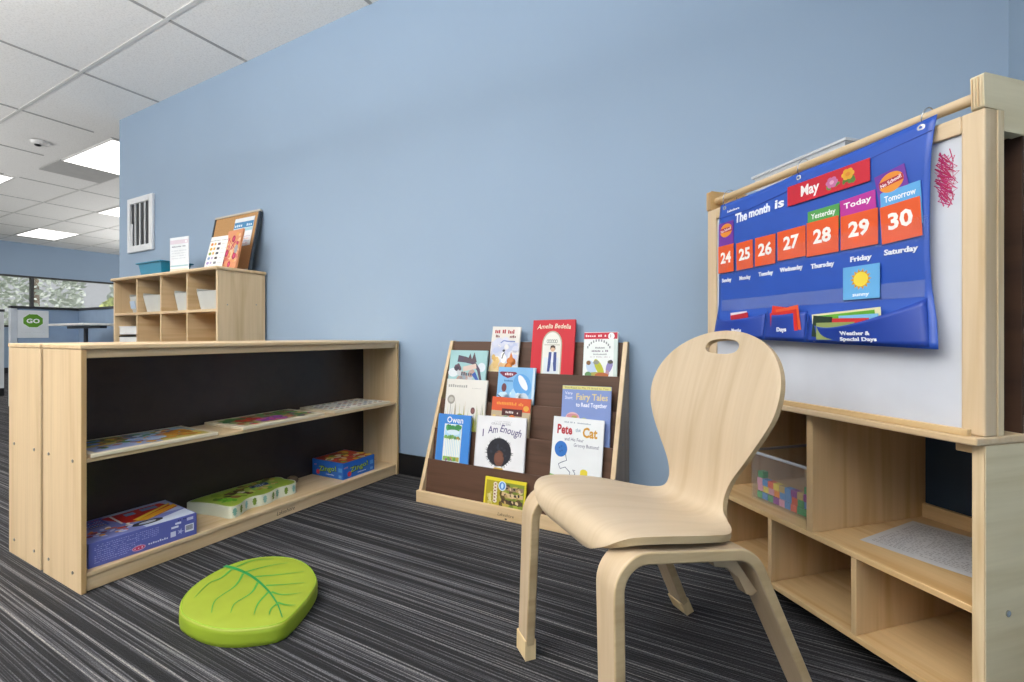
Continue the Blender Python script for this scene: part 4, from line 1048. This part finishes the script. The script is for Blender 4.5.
tag(m.build('paper_sheet', loc=uw(0, 0, .2668), recalc=False), 'printed white sheet lying on the middle shelf of the whiteboard unit', 'paper').rotation_euler = (0, 0, UA)

t = thing('block_bin', 'clear plastic bin holding coloured blocks in the left upper cubby', 'bin', uw(-.500, .055, .2669), UA)
CLR = clear_mat('clear_plastic', '#b7bcc6', .09, .2)
w, dp, hh = .118, .30, .150
m = MB()
def rg(z, k, s): return [(-w * k + s, s, z), (w * k - s, s, z), (w * k - s, dp - s, z), (-w * k + s, dp - s, z)]
vs = rg(0, .95, 0) + rg(hh, 1, 0) + rg(hh, 1, .003) + rg(.003, .95, .003)
fs = [(3, 2, 1, 0)] + [(r * 4 + q_, r * 4 + (q_ + 1) % 4, r * 4 + 4 + (q_ + 1) % 4, r * 4 + 4 + q_) for r in range(3) for q_ in range(4)] + [(12, 13, 14, 15)]
m.add(vs, fs, CLR); m.build('tub', t)
m = MB(); CR = clear_mat('clear_rim', '#c6cad2', .7, .25)
m.box(-w - .006, w + .006, -.008, 0, hh - .008, hh, CR).box(-w - .006, w + .006, dp, dp + .008, hh - .008, hh + .04, CR).box(-w - .006, -w, 0, dp, hh - .008, hh, CR).box(w, w + .006, 0, dp, hh - .008, hh, CR)
m.build('rim', t, bevel=.002)
bc = ['#d9a0b4', '#5a8fc9', '#d9654a', '#e3cf5a', '#b9a06a', '#4f9a62', '#8d4a8f', '#e38a3a']
bn = ['pink', 'blue', 'red', 'yellow', 'tan', 'green', 'purple', 'orange']
bi = 0
B_ = .0195
blk0 = None
lay = []
for row in range(4):
    for c in range(10):
        lay.append((-.095 + c * .0205, .018 + (row % 2) * .003 + .006, .0040 + row * .0205, row))
for row in range(2):
    for c in range(9): lay.append((-.090 + c * .0212, .044, .0040 + row * .0205, row))
order = [5, 1, 5, 6, 0, 1, 2, 5, 5, 4, 0, 3, 0, 7, 1, 1, 2, 5, 1, 6, 0, 1, 2, 3, 4, 1, 6, 4, 6, 6]
for i, (x, y, z, row) in enumerate(lay):
    if row == 3 and (i % 10) not in (0, 8, 9): continue
    ci = order[i % len(order)] if i < 40 else random.randrange(8)
    x += random.uniform(-.0005, .0005)
    p = uw(-.500 + x, .055 + y, .2669 + z)
    me_k = 'cubeblock_' + str(ci)
    if me_k not in bpy.data.meshes:
        bb = MB().box(-B_ / 2, B_ / 2, -B_ / 2, B_ / 2, 0, B_, paint(bc[ci], .4)).build('toy_block', None)
        bb.data.name = me_k
    else:
        bb = bpy.data.objects.new('toy_block', bpy.data.meshes[me_k]); COL.objects.link(bb)
    bb.location = p; bb.rotation_euler = (0, 0, UA)
    tag(bb, '%s wooden cube among the coloured blocks in the clear bin' % bn[ci], 'block', '%s blocks in the clear bin' % bn[ci])

# translucent tray of crayons on top of the unit
t = thing('clear_tray', 'clear plastic tray with pink and dark contents on top of the whiteboard unit', 'tray', uw(-.478, .165, 1.1775), UA)
m = MB(); w, d, hh = .150, .085, .104
def rg(z, k, s): return [(-w * k + s, -d * k + s, z), (w * k - s, -d * k + s, z), (w * k - s, d * k - s, z), (-w * k + s, d * k - s, z)]
CT = clear_mat('cloudy_tray', '#dfe2e6', .55, .2)
vs = rg(0, .92, 0) + rg(hh, 1, 0) + rg(hh, 1, .003) + rg(.003, .92, .003)
m.add(vs, [(3, 2, 1, 0)] + [(r * 4 + q_, r * 4 + (q_ + 1) % 4, r * 4 + 4 + (q_ + 1) % 4, r * 4 + 4 + q_) for r in range(3) for q_ in range(4)] + [(12, 13, 14, 15)], CT); m.build('tub', t)
m = MB()
m.box(-w - .006, w + .006, -d - .006, -d, hh - .007, hh, CT).box(-w - .006, w + .006, d, d + .006, hh - .007, hh, CT).box(-w - .006, -w, -d, d, hh - .007, hh, CT).box(w, w + .006, -d, d, hh - .007, hh, CT); m.build('rim', t)
tag(MB().box(.0, .125, -.07, .065, 0, .085, paint('#b98a94', .5)).build('paper_bundle', loc=uw(-.478, .165, 1.182)), 'pink paper bundle inside the clear tray', 'paper').rotation_euler = (0, 0, UA)
tag(MB().box(-.09, -.02, -.07, .065, 0, .080, paint('#84848c', .5)).build('card_bundle', loc=uw(-.478, .165, 1.182)), 'grey card bundle inside the clear tray', 'card').rotation_euler = (0, 0, UA)

# ------------------------------------------------------------------ calendar pocket chart
CH = thing('calendar_pocket_chart', 'royal blue fabric calendar chart hanging from the rod by metal rings', 'wall chart', UO, UA)
BLUE = paint('#2650ae', .38, 0, .05); BLUE2 = paint('#1b3d98', .42, 0, .06)
X0, X1 = -.676, -.072
def top_z(u): return 1.196 + .018 * u - .005 * (math.sin(PI * (u * 2 % 1)))
def bot_z(u): return .770 - .022 * u
def cloth_y(x, z):
    u = (x - X0) / (X1 - X0); v = (z - .76) / .44
    y = -.014 + .0016 * math.sin(u * 9) * math.sin(v * 4) - .001 * math.sin(v * 11 + u * 4)
    if v > .8: y += .007 * ((v - .8) / .2) ** 2
    if v < .22: y -= .014 * ((.22 - v) / .22)
    return y
def cpt(u, v):
    z = bot_z(u) + (top_z(u) - bot_z(u)) * v
    x = X0 + (X1 - X0) * u - .009 * u * math.sin(PI * max(0, min(1, (v - .12) / .88)))
    if v < .25: x += (.25 - v) / .25 * (.016 * max(0, u - .7) / .3 - .010 * max(0, .3 - u) / .3)
    return (x, cloth_y(x, z), z)
m = MB(); m.grid(48, 36, cpt, BLUE)
a = Art(m, lambda p, q_, h: (p, cloth_y(p, q_) - .0012 - h, q_), .0002)
WHT = '#e6e9f2'
a.text('The', -.604, 1.122, .027, WHT, width=.048, bold=.03); a.text('month', -.549, 1.125, .024, WHT, width=.076, bold=.03); a.text('is', -.456, 1.127, .024, WHT, width=.030, bold=.025)
a.text('Lakeshore', -.640, 1.163, .007, WHT, width=.05, bold=.02)
a.stroke([(-.672, 1.152), (-.55, 1.150), (-.40, 1.166), (-.25, 1.165), (-.076, 1.184)], .0012, '#1f3c92')
for s, xc, zc, w in (('Sunday', -.642, .945, .040), ('Monday', -.566, .944, .044), ('Tuesday', -.487, .946, .052), ('Wednesday', -.401, .948, .072), ('Thursday', -.310, .944, .062), ('Friday', -.216, .946, .048), ('Saturday', -.133, .949, .066)):
    a.text(s, xc, zc, .0115, WHT, width=w, bold=.03, center=True)
m.build('cloth_panel', CH, solid=.0012, recalc=False)
# clear strip pockets
STRIP = clear_mat('clear_vinyl', '#a9b6dc', .22, .08)
m = MB(); m.grid(24, 2, lambda u, v: (X0 + .016 + (X1 - X0 - .032) * u, cloth_y(X0 + .6 * u, .87) - .003 - .002 * math.sin(u * 30) * (v > .4), .853 + .034 * v), STRIP); m.build('clear_strip', CH, recalc=False)
m = MB(); m.grid(24, 2, lambda u, v: (X0 + .006 + (X1 - X0 - .012) * u, cloth_y(X0 + .6 * u, .99) - .0062 - .001 * math.sin(u * 40) * (v > .4), .966 + .05 * v), clear_mat('clear_vinyl_b', '#c3cbe6', .05, .06)); m.build('clear_strip', CH, recalc=False)
# bottom pockets
def pocket(xa, xb, ztl, ztr, sag, bulge, words, lab, right_flap=0):
    m = MB()
    def fn(u, v):
        x = xa + (xb - xa) * u
        uu = (x - X0) / (X1 - X0)
        zb = bot_z(uu) + .004
        zt = ztl + (ztr - ztl) * u - sag * math.sin(PI * u ** .62) ** .8
        z = zb + (zt - zb) * v
        xx = x + ((.25 - max(0, min(.25, (z - bot_z(uu)) / (top_z(uu) - bot_z(uu))))) / .25) * (.016 * max(0, uu - .7) / .3 - .010 * max(0, .3 - uu) / .3)
        return (xx, cloth_y(x, z) - .0015 - bulge * math.sin(PI * u) ** .7 * (.25 + .75 * v), z)
    m.grid(22, 8, fn, BLUE2)
    def pf(p, q_, h):
        r = fn((p - xa) / (xb - xa), .5)
        uu = (p - xa) / (xb - xa)
        zb, zt = fn(uu, 0)[2], fn(uu, 1)[2]
        v = max(0, min(1, (q_ - zb) / (zt - zb)))
        r = fn(uu, v); return (r[0], r[1] - .0012 - h, q_)
    a = Art(m, pf, .0002)
    for s, xc, zc, w, hgt in words: a.text(s, xc, zc, hgt, WHT, width=w, bold=.03, center=True)
    o = m.build('pocket', CH, solid=.001, recalc=False)
    return fn
pocket(-.674, -.482, .842, .838, .018, .014, [('Months', -.575, .786, .036, .010)], '')
pocket(-.478, -.350, .845, .838, .012, .018, [('Days', -.413, .786, .030, .011)], '')
pocket(-.346, -.086, .830, .850, .042, .022, [('Weather &', -.215, .776, .062, .0085), ('Special Days', -.210, .763, .076, .0080)], '')
# rings
RING = paint('#b9bcc0', .25, .95)
for i, x in enumerate((-.655, -.385, -.098)):
    zt = top_z((x - X0) / (X1 - X0))
    R = (ROD_Z + .0125 - (zt - .012)) / 2 + .001; zc = ROD_Z + .0135 - R
    ring = [(x + .003 * math.sin(k * PI / 12), ROD_Y - .004 + (R * .9) * math.cos(2 * PI * k / 24) - .008 , zc + R * math.sin(2 * PI * k / 24)) for k in range(24)]
    g = thing('hanging_ring', ['metal ring at the left end of the chart, holding it to the rod', 'metal ring at the middle of the chart, holding it to the rod', 'metal ring at the right end of the chart, holding it to the rod'][i], 'ring', UO, UA, 'chart hanging rings')
    MB().tube(ring, .0012, RING, 6, True, True).build('wire', g)
    MB().grid(16, 1, lambda u, v: (x + (.0035 + .0040 * v) * math.cos(u * 2 * PI), cloth_y(x, zt - .012) - .0016 - .0004 * (1 - v), zt - .0135 + (.0028 + .0034 * v) * math.sin(u * 2 * PI)), paint('#d9dbe0', .25, .6)).build('grommet', CH)

# cards in the chart
OR, ORD = '#e0591c', '#dc5318'
def card(name, x0, x1, z0, z1, col, painter, label, cat='card', dy=.0036, rot=0.0, group=None):
    xc, zc = (x0 + x1) / 2, (z0 + z1) / 2
    w, hh = (x1 - x0) / 2, (z1 - z0) / 2
    m = MB(); m.box(-w, w, -.0003, .0003, -hh, hh, paint(col, .3))
    a = Art(m, lambda p, q_, h: (p, -.0003 - h, q_), .0002)
    painter(a, w, hh)
    y = min(cloth_y(x, z) for x in (x0, xc, x1) for z in (z0, zc, z1)) - dy
    o = m.build(name, loc=uw(xc, y, zc))
    o.rotation_euler = (0, -rot, UA)
    return tag(o, label, cat, group)
def num(s):
    def f(a, w, h):
        a.rrect(-w + .001, w - .001, -h + .001, h - .001, ORD, .004)
        a.text(s, 0, -.012, .033, '#ece9e4', width=min(.048, w * 1.35), bold=.035, center=True)
    return f
def head(s, col, zz):
    def f(a, w, h):
        a.rrect(-w + .0008, w - .0008, -h + .0008, h - .0008, col, .004)
        a.text(s, 0, h - zz, .013, '#e9ecea', width=w * 1.55, bold=.02, center=True)
    return f
def nos(a, w, h):
    a.rrect(-w + .0008, w - .0008, -h + .0008, h - .0008, '#6c2f98', .008)
    a.oval(0, h - .026, w * .82, .021, '#e08a2c', 24, .12); a.rect(-w * .8, w * .8, h - .031, h - .018, '#a8223c'); a.text('No School!', 0, h - .028, .0075, '#eddfe0', width=w * 1.4, bold=.03, rot=.12, center=True)
card('no_school_card', -.673, -.609, 1.058, 1.133, '#6c2f98', nos, 'purple No School card behind the card numbered 24', dy=.0015)
card('no_school_card', -.180, -.118, 1.055, 1.130, '#6c2f98', nos, 'purple No School card behind the blue Tomorrow card', rot=.18, dy=.0015)
card('header_card', -.350, -.2655, 1.030, 1.090, '#4f9b4c', head('Yesterday', '#4f9b4c', .021), 'green Yesterday card behind the number 28', dy=.0022)
card('header_card', -.264, -.182, 1.030, 1.096, '#b42a92', head('Today', '#b42a92', .022), 'magenta Today card behind the number 29', rot=.05, dy=.0022)
card('header_card', -.1725, -.0930, 1.000, 1.088, '#5aa2d8', head('Tomorrow', '#5aa2d8', .024), 'light blue Tomorrow card behind the number 30', rot=.05, dy=.0026)
for s, x0, x1, z0, z1, rot, day in (('24', -.673, -.606, .974, 1.060, 0, 'Sunday'), ('25', -.595, -.530, .974, 1.057, .02, 'Monday'), ('26', -.521, -.449, .975, 1.057, -.01, 'Tuesday'), ('27', -.441, -.354, .979, 1.058, .01, 'Wednesday'), ('28', -.351, -.2655, .975, 1.061, 0, 'Thursday'), ('29', -.261, -.176, .976, 1.056, 0, 'Friday'), ('30', -.171, -.093, .975, 1.056, .06, 'Saturday')):
    card('number_card', x0, x1, z0, z1, OR, num(s), 'orange card numbered %s above the word %s' % (s, day), rot=rot, dy=.0040)
def may(a, w, h):
    a.rect(-w + .001, w - .001, -h + .001, h - .001, '#c0182e')
    a.text('May', -w * .62, -.010, .026, '#ece7e6', width=.052, bold=.03)
    for i in range(14): a.oval(w * .05 + random.uniform(0, .07), random.uniform(-.014, -.004), .007, .004, '#5f8a3c', 8, random.uniform(0, 3)); a.k -= 1
    a.up()
    for cx, cz, c, c2 in ((.018, -.001, '#c46a9c', '#dba0c0'), (.058, .006, '#e0a72f', '#d98a2a')):
        for k in range(6): a.oval(cx + .009 * math.cos(k * PI / 3), cz + .008 * math.sin(k * PI / 3), .007, .006, c, 10); a.k -= 1
        a.up(); a.oval(cx, cz, .006, .005, c2, 10)
card('month_card', -.411, -.194, 1.120, 1.172, '#c0182e', may, 'red May card with two flowers at the top of the chart', rot=-.0, dy=.004)
def sunny(a, w, h):
    a.rrect(-w + .0006, w - .0006, -h + .0006, h - .0006, '#62a8dc', .004)
    a.star(0, .007, .017, .024, 14, '#c98f2c'); a.oval(0, .007, .0165, .0165, '#e8cf3f', 24); a.text('sunny', 0, -h + .007, .008, '#e3edf5', width=.038, bold=.02, center=True)
card('weather_card', -.255, -.172, .858, .934, '#62a8dc', sunny, 'light blue sunny weather card with a yellow sun', dy=.0045)
plain = lambda c: (lambda a, w, h: a.rect(-w + .001, w - .001, -h + .001, h - .001, c))
for nm, x0, x1, z0, z1, c, lab, rot, dy in (
    ('pocket_card', -.610, -.545, .800, .846, '#d8cfd6', 'white card tucked in the left bottom pocket', .05, .0030), ('pocket_card', -.607, -.537, .795, .840, '#b3202f', 'crimson card tucked in the left bottom pocket', .10, .0045),
    ('pocket_card', -.455, -.385, .785, .852, '#d8331f', 'red card tilted left in the middle bottom pocket', -.16, .0035), ('pocket_card', -.432, -.362, .785, .850, '#e0552a', 'orange-red card tilted right in the middle bottom pocket', .14, .0055), ('pocket_card', -.452, -.368, .785, .840, '#c9231c', 'deep red card in front in the middle bottom pocket', .08, .0075),
    ('pocket_card', -.325, -.160, .765, .832, '#dcd7ac', 'cream-edged card at the back of the right bottom pocket', .06, .0030), ('pocket_card', -.320, -.172, .765, .827, '#5fa32c', 'bright green card in the right bottom pocket', .06, .0042), ('pocket_card', -.255, -.165, .765, .822, '#78b4dd', 'light blue card in the right bottom pocket', .02, .0052), ('pocket_card', -.300, -.185, .765, .815, '#c6282c', 'red-striped card in the right bottom pocket', -.02, .0064), ('pocket_card', -.322, -.272, .770, .822, '#17301f', 'dark card at the left of the right bottom pocket', -.10, .0074), ('pocket_card', -.310, -.215, .765, .806, '#8d9a5a', 'olive card at the front of the right bottom pocket', .0, .0086)):
    card(nm, x0, x1, z0, z1, c, plain(c), lab, rot=rot, dy=dy)

# ------------------------------------------------------------------ leaf cushion
LC = Vector((-1.276, 0.822, 0))
top = [(-1.359, 0.659), (-1.419, 0.692), (-1.468, 0.759), (-1.491, 0.853), (-1.473, 0.922), (-1.414, 0.974), (-1.336, 0.996), (-1.251, 0.983), (-1.173, 0.946), (-1.139, 0.915), (-1.101, 0.854), (-1.071, 0.788), (-1.062, 0.751), (-1.092, 0.715), (-1.155, 0.67), (-1.219, 0.651), (-1.285, 0.647), (-1.329, 0.649)]
lp = smooth_loop([(x - LC.x, y - LC.y) for x, y in top], 2)
t = thing('leaf_cushion', 'lime green round leaf floor cushion with dark green veins', 'cushion', LC)
LIME = paint('#889626', .6, 0, .06); LIMES = paint('#8aa024', .6, 0, .06)
m = MB(); n_ = len(lp)
prof = [(.972, .0006), (.995, .006), (1.004, .015), (1.0, .024), (1.004, .033), (.998, .042), (.984, .0465), (.955, .0480), (.80, .0495), (.5, .050), (.2, .0503)]
vs = [(x * s, y * s, z) for s, z in prof for x, y in lp]
fs = [(r * n_ + i, r * n_ + (i + 1) % n_, (r + 1) * n_ + (i + 1) % n_, (r + 1) * n_ + i) for r in range(len(prof) - 1) for i in range(n_)]
k5 = [f for f in fs if f[0] < 5 * n_]; k6 = [f for f in fs if f[0] >= 5 * n_]
m.add(vs, k5, LIMES, True); m.add(vs, k6 + [list(range((len(prof) - 1) * n_, len(prof) * n_))], LIME, True)
m.add(vs, [list(range(n_))[::-1]], LIMES, False)
cu = m.build('cover', t)
bm = bmesh.new(); bm.from_mesh(cu.data); bmesh.ops.remove_doubles(bm, verts=bm.verts, dist=.00005); bm.to_mesh(cu.data); bm.free()
MB().tube([(x * .974, y * .974, .0474) for x, y in lp], .0012, paint('#86a81c', .5), 5, True, True).build('seam_piping', cu)
VEINS = [[(-1.485, 0.85), (-1.44, 0.856), (-1.375, 0.855), (-1.308, 0.845), (-1.228, 0.825), (-1.151, 0.798), (-1.083, 0.765)] ,[(-1.444, 0.848), (-1.42, 0.802), (-1.421, 0.768), (-1.377, 0.705)] ,[(-1.387, 0.849), (-1.339, 0.796), (-1.315, 0.729), (-1.263, 0.689)] ,[(-1.299, 0.839), (-1.263, 0.796), (-1.252, 0.744), (-1.219, 0.713)] ,[(-1.224, 0.822), (-1.197, 0.774), (-1.158, 0.737)] ,[(-1.151, 0.798), (-1.143, 0.775), (-1.122, 0.755)] ,[(-1.446, 0.865), (-1.44, 0.913), (-1.391, 0.953)] ,[(-1.39, 0.859), (-1.363, 0.916), (-1.327, 0.957)] ,[(-1.339, 0.854), (-1.285, 0.897), (-1.235, 0.945)] ,[(-1.262, 0.84), (-1.22, 0.869), (-1.178, 0.904)] ,[(-1.217, 0.826), (-1.177, 0.832), (-1.139, 0.863)] ,[(-1.155, 0.801), (-1.123, 0.805), (-1.1, 0.817)] ]
m = MB(); a = Art(m, lambda p, q_, h: (p - LC.x, q_ - LC.y, .0506 + h), .0001)
for i, v in enumerate(VEINS):
    pts = catmull(v, 8)
    a.stroke(pts, .013 if i == 0 else .0075, '#17803f' if i == 0 else '#3c8f38', True)
m.build('leaf_veins', t, recalc=False)

# ------------------------------------------------------------------ light and camera
def area(name, loc, size, power, rot=(0, 0, 0), col=(1, .98, .95)):
    l = bpy.data.lights.new(name, 'AREA'); l.shape = 'RECTANGLE'; l.size, l.size_y = size; l.energy = power; l.color = col
    o = bpy.data.objects.new(name, l); COL.objects.link(o); o.location = loc; o.rotation_euler = rot
    return o
for i, (a_, b_, p) in enumerate(((-3.19, -0.91, 60), (-0.79, -0.91, 75), (-3.19, -3.3, 45), (-0.79, -3.3, 60), (-5.6, -.91, 60), (-6.8, 2.13, 25), (-12.6, 3.28, 20), (-9.2, 3.3, 30), (-9.2, 1.5, 25), (-10.4, -.9, 50), (-10.4, 6.3, 50), (-5.6, 6.3, 50))):
    area('panel_light', (a_ + .58, b_ + .29, CZ - .03), (1.1, .55), p * .06)
area('ceiling_fill', (-1.8, -1.4, 1.95), (4.0, 2.4), 430, (PI, 0, 0), (1, .985, .965))  # unseen fill lamp added to brighten the near ceiling, facing up
area('ceiling_fill', (-8.0, -1.6, 0.9), (5.0, 3.0), 230, (PI, 0, 0), (1, .985, .965))  # added fill lamp for the far room's ceiling
area('ceiling_fill', (-9.0, 6.0, 0.9), (5.0, 3.0), 200, (PI, 0, 0), (1, .985, .965))  # added fill lamp for the ceiling behind the main wall
sl = bpy.data.lights.new('sun', 'SUN'); sl.energy = 4.5; sl.angle = math.radians(12); so2 = bpy.data.objects.new('sun', sl); COL.objects.link(so2); so2.rotation_euler = (0, math.radians(48), 0); so2.location = (5, 3, 8)
w = bpy.data.worlds.new('sky'); scn.world = w; w.use_nodes = True
nt = w.node_tree; bg = nt.nodes['Background']; bg.inputs[0].default_value = (.93, .96, 1.0, 1); bg.inputs[1].default_value = .66

cam = bpy.data.cameras.new('camera'); co = bpy.data.objects.new('camera', cam); COL.objects.link(co)
cam.sensor_width = 36.0; cam.lens = 36.0 * 462.0 / 1024.0; cam.shift_y = -5.5 / 1024.0; cam.clip_start = .02
co.location = (0, 0, .775); co.rotation_euler = (PI / 2, 0, math.radians(28.33))
scn.camera = co
scn.view_settings.view_transform = 'Standard'
scn.view_settings.look = 'None'
scn.view_settings.exposure = -0.17
scn.cycles.use_denoising = True
scn.cycles.max_bounces = 8
